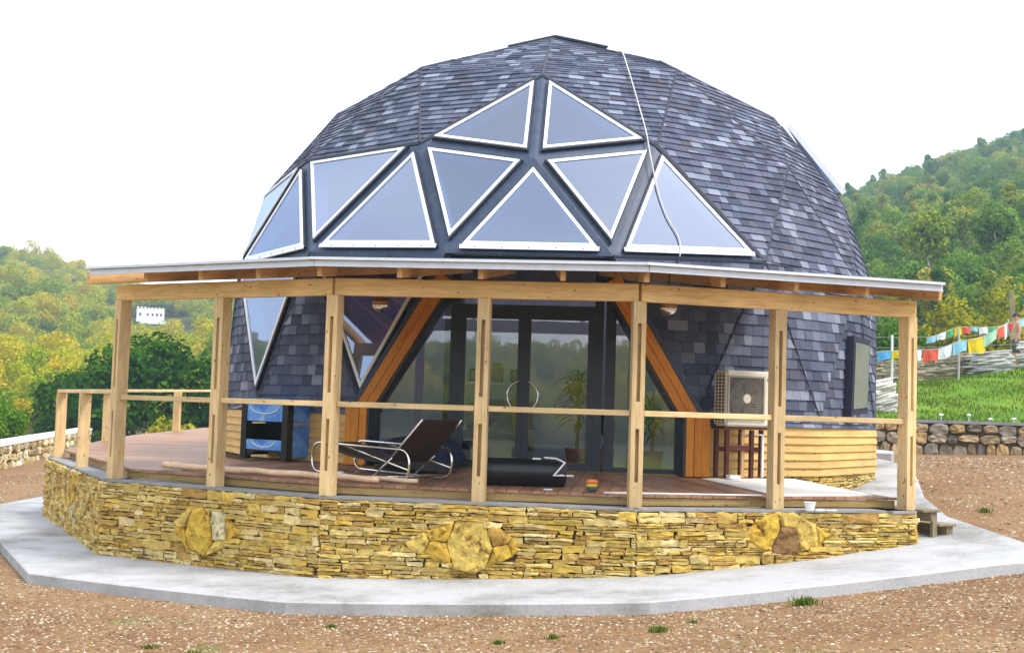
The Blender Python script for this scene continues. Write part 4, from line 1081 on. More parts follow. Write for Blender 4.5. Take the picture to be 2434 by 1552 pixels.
for f in (.25, .8):
    a = A0 + dv * (1.8 * f) + V3((0, 0, .20)); m = MB(); m.tube([a, a + sv], .011, 8); m.build('cross_bar', 'chrome', lg, smooth=True)
def sheet(name, p0, p1, wv, th, mat, parent, sag=0):
    m = MB(); n = 10; vs_ = []
    up = (p1 - p0).cross(wv).normalized(); up = up if up.z > 0 else -up
    for i in range(n + 1):
        f = i / n; c = p0.lerp(p1, f) - up * sag * 4 * f * (1 - f)
        vs_ += [c, c + wv, c + wv + up * th, c + up * th]
    fs = [(0, 1, 2, 3), tuple(4 * n + k for k in (3, 2, 1, 0))]
    for i in range(n):
        for k in range(4): fs.append((4 * i + k, 4 * i + (k + 1) % 4, 4 * i + 4 + (k + 1) % 4, 4 * i + 4 + k)[::-1])
    m.add(vs_, fs); return m.build(name, mat, parent)
iv = sv * .92; off = sv * .04
sheet('seat_sling', A0 + off + dv * .10 + V3((0, 0, .535)), A0 + off + dv * 1.42 + V3((0, 0, .36)), iv, .025, 'sling', lg, .05)
sheet('back_sling', A0 + off + dv * 1.40 + V3((0, 0, .36)), A0 + off + dv * 1.98 + V3((0, 0, .87)), iv, .028, 'sling', lg, .02)
for q in (off, off + iv):
    m = MB(); m.tube([A0 + q + dv * 1.38 + V3((0, 0, .34)), A0 + q + dv * 2.0 + V3((0, 0, .89))], .012, 8); m.build('back_tube', 'chrome', lg, smooth=True)

def blob(name, c, r, mat, label, cat, seed=0, parent=None, flat=True, amp=.12):
    bm = bmesh.new(); bmesh.ops.create_icosphere(bm, subdivisions=4, radius=1)
    R_ = random.Random(seed); ph = [R_.uniform(0, 6) for _ in range(6)]
    for v in bm.verts:
        p = v.co; k = 1 + amp * (math.sin(3.1 * p.x + ph[0]) * math.cos(2.7 * p.y + ph[1]) + .6 * math.sin(5.3 * p.z + 4 * p.x + ph[2]) + .4 * math.sin(9 * p.y + 7 * p.x + ph[3]) + .3 * math.sin(17 * p.x + 11 * p.z + ph[4]))
        x, y, z = p.x * k * r[0], p.y * k * r[1], p.z * k * r[2]
        if flat: z = max(z, -.35 * r[2])
        v.co = (x, y, z + (.35 * r[2] if flat else 0))
    me = bpy.data.meshes.new(name); bm.to_mesh(me); bm.free(); me.materials.append(M[mat]); me.polygons.foreach_set('use_smooth', [True] * len(me.polygons)); me.update()
    return place(name, me, parent, c, None, label, cat)
blob('bean_bag', (-1.72, -5.22, .225), (.52, .30, .34), 'navy', 'crumpled navy beanbag beside the glazed door behind the lounger', 'beanbag', 3)
blob('folded_blanket', (-1.72, -5.95, .205), (.50, .26, .10), 'greycloth', 'dark grey blanket heaped on the planks behind the lounger', 'blanket', 9)

# black training bag with white straps
pb = thing('punching_bag', (-.3, -7.4, .15), 'black vinyl punching bag lying on the deck with white straps', 'punching bag')
b0, b1 = V3((-.86, -7.52, .315)), V3((.17, -7.38, .315)); bd = (b1 - b0); BLn = bd.length; bd.normalize()
m = MB(); m.lathe([(.10, -.01), (.150, .0), (.160, .03), (.160, BLn * .5), (.160, BLn - .03), (.150, BLn), (.10, BLn + .012)], 28, b0, bd); m.build('bag_body', 'leather', pb, smooth=True)
for f in (.02, .98):
    m = MB(); m.lathe([(.1615, -.012), (.1635, -.01), (.1635, .01), (.1615, .012)], 28, b0 + bd * BLn * f, bd); m.build('end_band', 'black', pb)
sp = [b1 + V3((-.24, -.02, .172)), b1 + V3((-.10, -.06, .165)), b1 + V3((.0, -.13, .125)), b1 + V3((-.13, -.185, -.03)), b1 + V3((-.04, -.185, -.02)), b1 + V3((.10, -.06, -.03))]
m = MB(); m.tube(sp[:3], .012, 6); m.build('strap', 'white', pb); m = MB(); m.tube(sp[2:5], .012, 6); m.build('strap', 'white', pb); m = MB(); m.tube(sp[4:], .012, 6); m.build('strap', 'white', pb)
m = MB(); m.box(b0 + bd * BLn * .68 + V3((0, -.03, .160)), bd * .05, (0, .02, 0), (0, 0, .008)); m.build('label_patch', 'white', pb)
m = MB(); m.box((-.02, -7.76, .143), (.05, .004, 0), (0, .03, 0), (0, 0, .006)); m.build('paper_scrap', 'white', None, label='small white paper scrap on the planks before the punching bag', cat='paper')

tt = thing('toy_stack', (.47, -7.93, .145), 'small stack of orange, yellow and dark toy bowls near the deck edge', 'toy')
for z, mat, r in ((.0, 'dpaint', .062), (.042, 'ypaint', .068), (.085, 'opaint', .070)):
    m = MB(); m.lathe([(r * .55, 0), (r * .95, .012), (r, .026), (r * .88, .042), (r * .5, .052)], 18, (.47, -7.93, .146 + z)); m.build('bowl', mat, tt, smooth=True)

for i, (a, b, r, lab) in enumerate((((-4.90, -6.18, .198), (-1.96, -7.72, .188), .040, 'thick peeled pole lying along the deck edge, nearest the wall'),
                                    ((-4.66, -6.12, .184), (-1.52, -7.62, .18), .031, 'thin peeled pole lying behind the thick one on the deck'))):
    m = MB(); a, b = V3(a), V3(b); n_ = 24; pts = [a.lerp(b, k / n_) + V3((0, 0, .006 * math.sin(k * 1.3))) for k in range(n_ + 1)]
    m.tube(pts, [r * (1 + .05 * math.sin(k * .9) + .03 * math.sin(k * 2.3)) * (1 - .1 * k / n_) for k in range(n_ + 1)], 12)
    o_ = m.build('wooden_pole', 'polewood', None, smooth=True, label=lab, cat='pole', group='peeled poles on the deck')

# air conditioner on a stool
ac = thing('air_conditioner', (2.66, -5.35, .90), 'beige outdoor air conditioner unit with round fan grille', 'air conditioner')
az = RAD(24); fN = polar(1, az); fT = V3((-fN.y, fN.x, 0)); fl = V3((2.30, -5.58, 0)); AW, AD, AZ0, AZ1 = .86, .30, .905, 1.640
def Pa(s, z, dep=0): return fl + fT * s + fN * dep + V3((0, 0, z))
m = MB(); m.box(Pa(AW / 2, (AZ0 + AZ1) / 2, -AD / 2), fT * AW / 2, fN * AD / 2, (0, 0, (AZ1 - AZ0) / 2))
bmx = m.mesh('casing', 'acwhite', m.center()); bm = bmesh.new(); bm.from_mesh(bmx); bmesh.ops.bevel(bm, geom=bm.edges[:], offset=.022, segments=3, affect='EDGES'); bm.to_mesh(bmx); bm.free(); place('casing', bmx, ac, m.center())
fc, fz, fr_ = .30, 1.27, .235
m = MB(); m.box(Pa(fc, fz, .002), fT * .265, fN * .004, (0, 0, .285)); m.build('fan_recess', 'acdark', ac)
m = MB()
for w_, h_, x_, z_ in ((.285, .012, 0, .29), (.285, .012, 0, -.29), (.012, .29, -.275, 0), (.012, .29, .275, 0)): m.box(Pa(fc + x_, fz + z_, .006), fT * w_, fN * .008, (0, 0, h_))
m.build('grille_frame', 'acgrey', ac)
m = MB()
for r_ in (.07, .10, .13, .16, .19, .22, .25):
    m.tube([Pa(fc + r_ * math.cos(6.283 * k / 28), fz + r_ * math.sin(6.283 * k / 28), .012) for k in range(28)], .0022, 4, True)
for k in range(32):
    a = 6.283 * k / 32; m.tube([Pa(fc + rr * math.cos(a + .9 * (rr - .05) / .2), fz + rr * math.sin(a + .9 * (rr - .05) / .2), .014) for rr in (.05, .11, .17, .25)], .0026, 4)
m.build('fan_grille', 'acgrey', ac)
m = MB(); m.lathe([(.055, .012), (.06, .018), (.05, .026)], 20, Pa(fc, fz), fN); m.build('grille_hub', 'acwhite', ac)
m = MB()
for k in range(5):
    a = 6.283 * k / 5; m.add([Pa(fc + .04 * math.cos(a), fz + .04 * math.sin(a), .005), Pa(fc + .2 * math.cos(a), fz + .2 * math.sin(a), .004), Pa(fc + .21 * math.cos(a + .7), fz + .21 * math.sin(a + .7), .008), Pa(fc + .05 * math.cos(a + .9), fz + .05 * math.sin(a + .9), .008)], [(0, 1, 2, 3)])
m.build('fan_blade', 'black', ac)
m = MB(); m.box(Pa(-.001, (AZ0 + AZ1) / 2, -AD / 2), fT * .003, fN * (AD / 2 - .03), (0, 0, .33)); m.build('side_recess', 'acdark', ac)
m = MB()
for i in range(15): m.box(Pa(-.007, AZ0 + .06 + i * .044, -AD / 2), fT * .004, fN * (AD / 2 - .015), (0, 0, .006))
for i in range(4): m.box(Pa(-.011, (AZ0 + AZ1) / 2, -.03 - i * .08), fT * .003, fN * .004, (0, 0, .335))
m.build('side_grille', 'acwhite', ac)
m = MB(); m.box(Pa(.66, 1.53, .003), fT * .035, fN * .003, (0, 0, .02)); m.build('maker_badge', 'bluepanel', ac)
stl = thing('stool', (2.7, -5.45, .23), 'dark red wooden stool under the air conditioner', 'stool')
zdk = .228
for s, dp in ((.04, -.04), (.42, -.04), (.04, -.30), (.42, -.30), (.74, -.30)):
    board('leg', Pa(s, zdk, dp), Pa(s, .86, dp), .055, .055, 'redwood', stl, up=fN)
board('seat', Pa(-.02, .884, -.17), Pa(.80, .884, -.17), .34, .035, 'redwood', stl)
board('stretcher', Pa(.07, .62, -.04), Pa(.39, .62, -.04), .03, .07, 'redwood', stl); board('stretcher', Pa(.07, .60, -.30), Pa(.71, .60, -.30), .03, .06, 'redwood', stl)
board('wood_batten', Pa(.32, .2285, -.10), Pa(.32, .86, -.10), .05, .04, 'rafter', stl, up=fN)
board('feed_pipe', Pa(.62, .24, -.08), Pa(.62, .80, -.08), .03, .03, 'white', ac, up=fN); board('feed_pipe', Pa(.34, .80, -.08), Pa(.64, .80, -.08), .02, .02, 'white', ac)
m = MB(); m.box((2.40, -5.62, .252), (.07, .02, 0), (-.02, .05, 0), (0, 0, .022)); m.build('plastic_box', 'white', None, label='small white plastic box on the deck by the stool leg', cat='box')
m = MB(); m.box((2.42, -5.82, .232), (.08, .01, 0), (-.01, .03, 0), (0, 0, .008)); m.build('paper_strip', 'white', None, label='thin white strip on the deck before the stool', cat='paper')

# white sheet lying on the deck
pa_ = [V3((1.99, -5.62, 0)), V3((3.30, -5.02, 0)), V3((3.86, -6.98, 0)), V3((2.62, -7.55, 0))]
pa_ = [V3((p.x, p.y, deckz(V3((p.x, p.y, 0)).dot(polar(1, PHT + RAD(24)))) + .004)) for p in pa_]
m = MB(); m.prism(pa_, (0, 0, 1), .014); m.build('white_board', 'whiteboard', None, label='large white sheet of board lying flat on the deck planks', cat='board')
board('white_batten', V3((.60, -8.03, .144)), V3((2.42, -7.62, .146)), .04, .016, 'white', None, label='long thin white batten lying along the deck edge', cat='batten')
bw = thing('plastic_tub', (2.88, -7.62, .006), 'small white plastic tub standing on the wall top', 'tub')
cb = (2.93, -7.83, .006)
m = MB(); m.lathe([(.045, 0), (.065, .085), (.072, .09), (.072, .095), (.062, .094), (.045, .02)], 18, cb); m.build('tub_body', 'white', bw, smooth=False)
m = MB(); m.box((3.05, -7.78, .012), (.05, .02, 0), (-.01, .03, 0), (0, 0, .008)); m.build('tub_lid', 'white', bw)
m = MB(); m.box((3.19, -7.73, .010), (.06, .025, 0), (-.01, .02, 0), (0, 0, .006)); m.build('paper_piece', 'white', None, label='flat white scrap on the wall top beside the tub', cat='paper')

# pendant globes
for p, lab in ((V3((-2.14, -6.70, 2.285)), 'copper and chrome globe lamp hanging in the bay with the lounger'), (V3((1.385, -6.88, 2.335)), 'copper and chrome globe lamp hanging in the bay by the air conditioner')):
    pl = thing('pendant_lamp', p - V3((0, 0, .1)), lab, 'lamp', 'pendant globes under the veranda roof')
    m = MB(); R_ = .108; m.lathe([(max(.004, R_ * math.sin(a)), R_ * math.cos(a)) for a in [math.pi * (.5 + .5 * k / 8) for k in range(9)]][::-1], 24, p); m.build('globe', 'steel', pl, smooth=True)
    m = MB(); m.lathe([(max(.004, R_ * 1.004 * math.sin(a)), R_ * 1.004 * math.cos(a)) for a in [math.pi * .5 * k / 8 for k in range(9)]][::-1], 24, p); m.build('upper_shade', 'copper', pl, smooth=True)
    zt_ = zr(math.hypot(p.x, p.y)) - .002; m = MB(); m.tube([p + V3((0, 0, .1)), V3((p.x, p.y, zt_))], .006, 6); m.build('cord', 'black', pl)
    m = MB(); m.lathe([(.04, -.02), (.04, 0)], 14, V3((p.x, p.y, zt_))); m.build('ceiling_rose', 'white', pl)

# interior furnishings seen through the glass
sf = thing('armchair', (-.75, -3.5, .21), 'pale armchair with an ochre throw inside the glazed door', 'armchair')
for nme, c, h in (('seat', (-.75, -3.5, .45), (.5, .42, .12)), ('backrest', (-.75, -3.1, .75), (.5, .10, .42)), ('armrest', (-1.2, -3.5, .6), (.09, .42, .16)), ('armrest', (-.3, -3.5, .6), (.09, .42, .16)), ('plinth', (-.75, -3.5, .27), (.48, .4, .06))):
    m = MB(); m.box(c, (h[0], 0, 0), (0, h[1], 0), (0, 0, h[2])); m.build(nme, 'sofa', sf)
m = MB(); m.box((-.42, -3.24, .85), (.12, 0, .03), (0, .02, 0), (-.04, 0, .36)); m.build('throw', 'ochre_cloth', sf)
shf = thing('wall_shelf', (-.85, -2.83, 1.42), 'white shelf on the partition holding picture frames', 'shelf')
m = MB(); m.box((-.80, -2.86, 1.42), (.55, 0, 0), (0, .10, 0), (0, 0, .02)); m.build('shelf_board', 'lining', shf)
m = MB(); m.box((-.80, -2.775, 1.36), (.4, 0, 0), (0, .012, 0), (0, 0, .035)); m.build('shelf_bracket', 'lining', shf)
for x, w_, h_, lab in ((-1.12, .12, .10, 'small landscape frame on the shelf, away from the plant'), (-.80, .085, .15, 'upright picture frame in the middle of the shelf'), (-.48, .13, .10, 'landscape frame on the shelf, close to the plant')):
    f = thing('picture_frame', (x, -2.85, 1.44), lab, 'picture frame')
    m = MB(); m.box((x, -2.85, 1.442 + h_), (w_, 0, 0), (0, .012, 0), (0, 0, h_)); m.build('frame', 'black', f); m = MB(); m.box((x, -2.864, 1.442 + h_), (w_ * .75, 0, 0), (0, .003, 0), (0, 0, h_ * .72)); m.build('picture', 'greypanel', f)

def leaf_mesh(m, base_, dirv_, L, w, droop, col):
    d = V3(dirv_).normalized(); s = d.cross(V3((0, 0, 1))); s = s.normalized() if s.length > .05 else V3((1, 0, 0)); n = 5; vs_ = []
    for i in range(n + 1):
        f = i / n; c = V3(base_) + d * L * f + V3((0, 0, -droop * f * f * L)); ww = w * math.sin(math.pi * (.08 + .9 * f)) ; vs_ += [c - s * ww, c + s * ww]
    m.add(vs_, [(2 * i, 2 * i + 1, 2 * i + 3, 2 * i + 2) for i in range(n)], col)
def potted(x, y, h, lab, seed, crown=.45, mat='leaf_dark'):
    R_ = random.Random(seed); t = thing('potted_plant', (x, y, .206), lab, 'plant')
    m = MB(); m.lathe([(.12, 0), (.17, .28), (.18, .30), (.15, .30)], 18, (x, y, .206)); m.build('pot', 'pot', t)
    m = MB(); m.tube([(x, y, .48), (x + .03, y, .48 + h * .5), (x, y, .48 + h * .8)], [.03, .025, .02], 8); m.build('stem', 'bark', t)
    m = MB()
    for k in range(150):
        z = .206 + .35 + h * (.25 + .75 * R_.random() ** .6); a = R_.uniform(0, 6.28); e = R_.uniform(-.1, 1.2)
        leaf_mesh(m, (x, y, z), (math.cos(a) * math.cos(e), math.sin(a) * math.cos(e), math.sin(e)), crown * R_.uniform(.6, 1.1), .018, R_.uniform(.2, .8), (R_.random(), R_.random(), 0))
    m.build('foliage', mat, t)
potted(.40, -3.9, 1.0, 'tall spiky dracaena in a pot behind the right door leaf', 5)
potted(1.45, -4.2, .62, 'bushy low potted plant behind the side light by the timber leg', 6, .35)
potted(.80, -3.7, .40, 'small potted plant between the dracaena and the bushy one', 8, .25)

# cable running down the dome
CP = [V3(p) for p in [(0.96, -2.1, 6.84), (0.993, -2.548, 6.698), (1.026, -3.19, 6.327), (1.074, -3.516, 6.035), (1.174, -4.069, 5.454), (1.244, -4.482, 5.022), (1.291, -4.718, 4.651), (1.36, -4.862, 4.259), (1.418, -4.942, 4.009), (1.522, -5.023, 3.716), (1.651, -5.068, 3.49), (1.696, -5.11, 3.345), (1.687, -5.2, 3.16)]]
def spline(pts, n=4):
    out = []
    for i in range(len(pts) - 1):
        p0, p1, p2, p3 = pts[max(i - 1, 0)], pts[i], pts[i + 1], pts[min(i + 2, len(pts) - 1)]
        for k in range(n):
            t = k / n; out.append(.5 * ((2 * p1) + (p2 - p0) * t + (2 * p0 - 5 * p1 + 4 * p2 - p3) * t * t + (3 * p1 - p0 - 3 * p2 + p3) * t ** 3))
    return out + [pts[-1]]
m = MB(); m.tube(spline(CP), .010, 6); m.build('cable', 'cable', None, smooth=True, label='pale cable draped down the dome over the windows', cat='cable')

# ================================================================== bank on the right: rocks, flags, fence, person
PALS = [(.62, .60, .56), (.50, .49, .47), (.70, .66, .60), (.40, .39, .37), (.56, .53, .50), (.34, .32, .29)]
def slab_rock(name, c, L, W, H, n, tilt, yaw, label, cat, pal=PALS, mat='slate'):
    t = thing(name, c, label, cat); q = Quaternion((0, 0, 1), yaw) @ Quaternion((0, 1, 0), tilt); c = V3(c); z = 0
    for i in range(n):
        h = H / n * U(.7, 1.3); k = 11; m = MB(); out = []; ph = U(0, 6); f = 1 - .25 * abs(i / n - .4)
        for j in range(k):
            a = 2 * math.pi * j / k; rr = 1 + .12 * math.sin(3 * a + ph) + U(-.08, .08); out.append((L / 2 * f * rr * math.cos(a) + U(-.03, .03), W / 2 * f * rr * math.sin(a)))
        vs_ = [c + q @ V3((x, y, z)) for x, y in out] + [c + q @ V3((x * 1.03, y * 1.03, z + h * .5)) for x, y in out] + [c + q @ V3((x * .97, y * .97, z + h * .94 + U(-.01, .01))) for x, y in out]
        kx = U(.8, 1.15); m.add(vs_, [tuple(range(k))[::-1], tuple(range(2 * k, 3 * k))] + [(r * k + a, r * k + (a + 1) % k, (r + 1) * k + (a + 1) % k, (r + 1) * k + a) for r in (0, 1) for a in range(k)], tuple(v * kx for v in random.choice(pal)))
        m.build('layer', mat, t); z += h
    return t
slab_rock('layered_rock', (8.62, 10.95, bank(8.6, 10.9) - .12), 1.25, .8, .95, 13, RAD(-14), RAD(8), 'pale layered boulder on the bank next to the dome', 'rock', [(.66, .62, .55), (.74, .69, .62), (.52, .50, .47), (.46, .45, .43), (.70, .64, .54)])
def drystone(name, a, b, h0, h1, label, pal, size=.17):
    a, b = V3(a), V3(b); L, d, n, P0 = face_map(a, b); zb = lambda s: bank(*(a + d * s).xy) - .1
    t = thing(name, (a + b) / 2 + V3((0, 0, zb(L / 2))), label, 'stone wall'); hh = lambda s: h0 + (h1 - h0) * s / L
    z = 0; cnt = 0
    while z < max(h0, h1):
        h = U(.045, .085); s = -U(0, .2)
        while s < L:
            w = size * U(1.0, 3.2); x0, x1 = max(s, 0), min(s + w, L); s += w
            if x1 - x0 < .06 or z > hh((x0 + x1) / 2): continue
            for_p = lambda ss, zz, dep: P0(ss, zb(ss) + zz, dep)
            k = U(.75, 1.15); col = tuple(c * k for c in random.choice(pal)); m = MB(); dd_ = U(.02, .10)
            o1 = rough_outline(x0, x1, z, z + h, .003, .012)
            stone_poly(m, o1, for_p, n, dd_, col, .015)
            kk = len(o1); bk = [for_p(p[0], p[1], -.35) for p in o1]; ft = [for_p(p[0], p[1], 0) for p in o1]
            m.add(bk + ft, [(i, (i + 1) % kk, kk + (i + 1) % kk, kk + i) for i in range(kk)] + [tuple(range(kk))[::-1]], col)
            m.build('stone', 'slate', t); cnt += 1
        z += h
drystone('dry_stone_wall', (10.0, 16.9, 0), (12.95, 16.92, 0), .72, .80, 'brownish dry stone wall on the bank below the prayer flags', [(.36, .29, .20), (.44, .37, .27), (.29, .23, .16), (.52, .45, .35)])
slab_rock('slate_pile', (13.55, 16.7, bank(13.5, 16.7) - .15), 1.5, .8, .75, 12, RAD(-7), RAD(4), 'grey slate slabs piled on the bank next to the dry stone wall', 'rock', [(.36, .36, .36), (.46, .45, .44), (.28, .28, .27), (.56, .54, .50)])
slab_rock('slate_pile', (15.25, 16.9, bank(15.2, 16.9) - .15), 1.6, .9, .95, 16, RAD(-5), RAD(-3), 'tall pale slate pile on the bank past the standing man', 'rock', [(.60, .58, .55), (.70, .68, .64), (.48, .47, .45), (.76, .73, .68)])

FLC = {'blue': (.10, .36, .72), 'white': (.78, .80, .82), 'red': (.72, .10, .06), 'green': (.10, .42, .16), 'yellow': (.78, .56, .02), 'pale green': (.42, .66, .50), 'sky': (.30, .58, .78)}
for k_, c_v in FLC.items(): M['flag_' + k_] = pbr('flag_' + k_.replace(' ', '_'), c_v, .8, .08, 6)
def flags(pts, seq, label, size, seed):
    R_ = random.Random(seed); pts = [V3(p) for p in pts]; t = thing('prayer_flag_string', pts[0], label, 'flags', 'prayer flag strings on the bank')
    m = MB(); sp_ = spline(pts, 6); m.tube(sp_, .008, 5); m.build('cord', 'cable', t)
    acc = [0]
    for a, b in zip(sp_, sp_[1:]): acc.append(acc[-1] + (b - a).length)
    def at(s):
        for i in range(len(sp_) - 1):
            if acc[i + 1] >= s: return sp_[i].lerp(sp_[i + 1], (s - acc[i]) / max(1e-6, acc[i + 1] - acc[i]))
        return sp_[-1]
    s = .03
    for cname, w, h in seq:
        a, b = at(s), at(s + w); s += w + .015; n = 6; vs_ = []; mg = R_.uniform(-.12, .12)
        for r in range(4):
            for i in range(n + 1):
                f = i / n; p = a.lerp(b, f) + V3((mg * r / 3 * h, .035 * math.sin(f * 7 + R_.uniform(0, .6)) * r / 3, -h * r / 3 * (1 + .10 * math.sin(f * 5 + mg * 30))))
                vs_.append(p)
        m = MB(); m.add(vs_, [(r * (n + 1) + i, r * (n + 1) + i + 1, (r + 1) * (n + 1) + i + 1, (r + 1) * (n + 1) + i) for r in range(3) for i in range(n)])
        f = m.build('flag', 'flag_' + cname, t); f['label'] = cname + ' cloth flag'
flags([(8.9, 14.4, 2.98), (9.3, 14.35, 2.985), (9.95, 14.35, 3.05), (10.6, 14.36, 3.10), (11.2, 14.37, 3.14), (11.8, 14.38, 3.38), (12.4, 14.40, 3.50), (13.3, 14.9, 3.95), (14.6, 18.3, 4.35)],
      [('white', .20, .22), ('white', .30, .22), ('blue', .42, .25), ('yellow', .36, .25), ('red', .22, .3), ('white', .24, .3), ('red', .44, .36), ('white', .42, .33), ('sky', .42, .32), ('yellow', .50, .44), ('pale green', .44, .30), ('red', .46, .31), ('white', .42, .42), ('blue', .36, .32)], 'lower string of large coloured prayer flags sagging above the dry stone wall', .4, 2)
flags([(12.2, 18.88, 3.72), (12.9, 18.87, 3.99), (13.3, 18.87, 4.12), (13.9, 18.88, 4.13), (14.6, 18.9, 4.20), (15.4, 18.9, 4.50), (16.6, 19.4, 4.9)],
      [('sky', .34, .20), ('white', .30, .22), ('green', .24, .22), ('yellow', .24, .24), ('red', .26, .22), ('sky', .26, .14), ('white', .28, .22), ('green', .28, .22), ('yellow', .30, .24), ('red', .28, .24), ('sky', .26, .24), ('white', .30, .26), ('green', .40, .26), ('yellow', .3, .26)], 'upper string of small coloured prayer flags running to the tall pole', .25, 4)
def pole(name, p, z1, r, mat, label, cat='pole'):
    m = MB(); zb_ = bank(p[0], p[1]) - .1; m.tube([(p[0], p[1], zb_), (p[0] + .01, p[1], (zb_ + z1) / 2), (p[0], p[1], z1)], r, 8); return m.build(name, mat, None, label=label, cat=cat)
pole('fence_post', (9.97, 14.7), 3.52, .035, 'white', 'thin white fence post beside the dome, holding the lower flag string', 'fence post')
pole('fence_post', (11.95, 14.9), 3.80, .03, 'galv', 'thin metal fence post above the dry stone wall', 'fence post')
board('flag_pole', V3((16.12, 21.9, bank(16, 21.9) - .1)), V3((16.0, 21.85, 5.62)), .16, .12, 'oldwood', None, up=(0, 1, 0), label='tall weathered timber pole behind the standing man', cat='pole')
for i, z in enumerate((2.55, 2.85, 3.15, 3.45)):
    m = MB(); m.tube([(3.0, 14.5, z - .1), (9.97, 14.73, z), (11.95, 14.93, z + .1), (24, 15.5, z + 1.0)], .006, 4); m.build('fence_wire', 'galv', None, label=['lowest', 'second lowest', 'second highest', 'highest'][i] + ' wire of the fence on the bank', cat='wire', group='fence wires on the bank')
for i, (x, y) in enumerate(((9.47, 8.5), (10.13, 8.5), (10.64, 8.5), (11.2, 8.5))):
    z = bank(x, y); t = thing('garden_light', (x, y, z), ('pale mushroom garden light behind the dark wall, first from the dome', 'pale mushroom garden light behind the dark wall, second from the dome', 'short pale garden light behind the dark wall, third from the dome', 'pale garden light behind the dark wall, fourth from the dome')[i], 'garden light', 'garden lights along the bank'); h = (.17, .18, .10, .12)[i]
    m = MB(); m.tube([(x, y, z - .05), (x, y, z + h)], .016, 8); m.build('stake', 'galv', t)
    m = MB(); m.lathe([(.022, 0), (.055, .012), (.06, .025), (.03, .045), (.008, .05)], 14, (x, y, z + h)); m.build('cap', 'white', t)

# shirtless man standing on the bank, turned to the left
def skin(name, verts, edgs, radii, mat, parent=None, loc=(0, 0, 0), sub=2, **kw):
    me = bpy.data.meshes.new(name); me.from_pydata(verts, edgs, []); me.materials.append(M[mat]); o = place(name, me, parent, loc, None, **kw)
    md = o.modifiers.new('skin', 'SKIN')
    lay = me.skin_vertices[0] if me.skin_vertices else None
    if lay is None:
        bm = bmesh.new(); bm.from_mesh(me); bm.verts.layers.skin.verify(); bm.to_mesh(me); bm.free(); lay = me.skin_vertices[0]
    for v, r in zip(lay.data, radii): v.radius = r if isinstance(r, tuple) else (r, r)
    lay.data[0].use_root = True
    s_ = o.modifiers.new('sub', 'SUBSURF'); s_.levels = sub; s_.render_levels = sub
    return o
px, py = 14.72, 17.9; pz = bank(px, py)
man = skin('person', [(0, 0, .95), (0, 0, 1.10), (0, .0, 1.25), (0, .0, 1.40), (-.01, 0, 1.50), (-.02, 0, 1.58), (-.03, 0, 1.66), (-.025, 0, 1.74),
                      (0, -.17, 1.42), (.02, -.21, 1.15), (-.06, -.19, .93), (-.10, -.18, .84), (0, .17, 1.42), (.02, .21, 1.15), (-.05, .20, .92), (-.08, .19, .83),
                      (0, -.09, .88), (-.01, -.10, .50), (.03, -.10, .10), (-.10, -.10, .03), (0, .09, .88), (.01, .10, .50), (.05, .10, .10), (-.08, .10, .03)],
           [(0, 1), (1, 2), (2, 3), (3, 4), (4, 5), (5, 6), (6, 7), (3, 8), (8, 9), (9, 10), (10, 11), (3, 12), (12, 13), (13, 14), (14, 15), (0, 16), (16, 17), (17, 18), (18, 19), (0, 20), (20, 21), (21, 22), (22, 23)],
           [(.12, .16), (.105, .14), (.115, .16), (.11, .15), (.055, .055), (.085, .075), (.10, .08), (.075, .065), (.06, .06), (.045, .045), (.035, .035), (.04, .02), (.06, .06), (.045, .045), (.035, .035), (.04, .02),
            (.09, .09), (.06, .06), (.04, .04), (.045, .03), (.09, .09), (.06, .06), (.04, .04), (.045, .03)], 'skin', None, (px, py, pz),
           label='shirtless man in sunglasses standing between the slate piles', cat='person')
skin('shorts', [(0, 0, 1.0), (0, 0, .90), (0, -.10, .80), (0, -.105, .50), (0, .10, .80), (0, .105, .50)], [(0, 1), (1, 2), (2, 3), (1, 4), (4, 5)], [(.15, .19), (.15, .18), .125, .10, .125, .10], 'shorts', man, (px, py, pz))
blob('hair', (px - .01, py, pz + 1.70), (.105, .088, .085), 'hair', None, None, 4, man, False, .03)
m = MB(); m.box((px - .115, py, pz + 1.665), (.012, 0, 0), (0, .075, 0), (0, 0, .022)); m.box((px - .05, py - .079, pz + 1.668), (.07, 0, 0), (0, .004, 0), (0, 0, .006)); m.build('sunglasses', 'black', man)

# ================================================================== vegetation
def crown_mesh(name, seed, rx, rz, lobes, nleaf, leaf, mat, conic=0.0, zc=None):
    R_ = random.Random(seed); m = MB(); zc = rz if zc is None else zc; L = []
    for i in range(lobes):
        a = R_.uniform(0, 6.28); u = R_.uniform(-.75, 1.0); q = math.sqrt(max(0, 1 - u * u)) * R_.uniform(.35, .85)
        k = 1 - conic * (u * .5 + .5)
        L.append((V3((rx * q * k * math.cos(a), rx * q * k * math.sin(a), zc + rz * u * .72)), R_.uniform(.30, .48) * (rx * .6 + rz * .4) * k, R_.random()))
    for i in range(nleaf):
        c, r, tone = R_.choice(L); d = V3((R_.gauss(0, 1), R_.gauss(0, 1), R_.gauss(.25, 1))).normalized(); p = c + d * r * R_.uniform(.72, 1.08)
        n = (d + V3((R_.gauss(0, .5), R_.gauss(0, .5), R_.gauss(.2, .5)))).normalized(); x = n.orthogonal().normalized(); x = Quaternion(n, R_.uniform(0, 6.28)) @ x; y = n.cross(x); s = leaf * R_.uniform(.6, 1.25)
        m.add([p - x * s, p - y * s * .62 + n * s * .12, p + x * s, p + y * s * .62 + n * s * .12], [(0, 1, 2, 3)], (clamp(tone * .7 + R_.random() * .3, 0, 1), R_.random() * .7 + tone * .3, 0))
    return m.mesh(name, mat, (0, 0, 0))
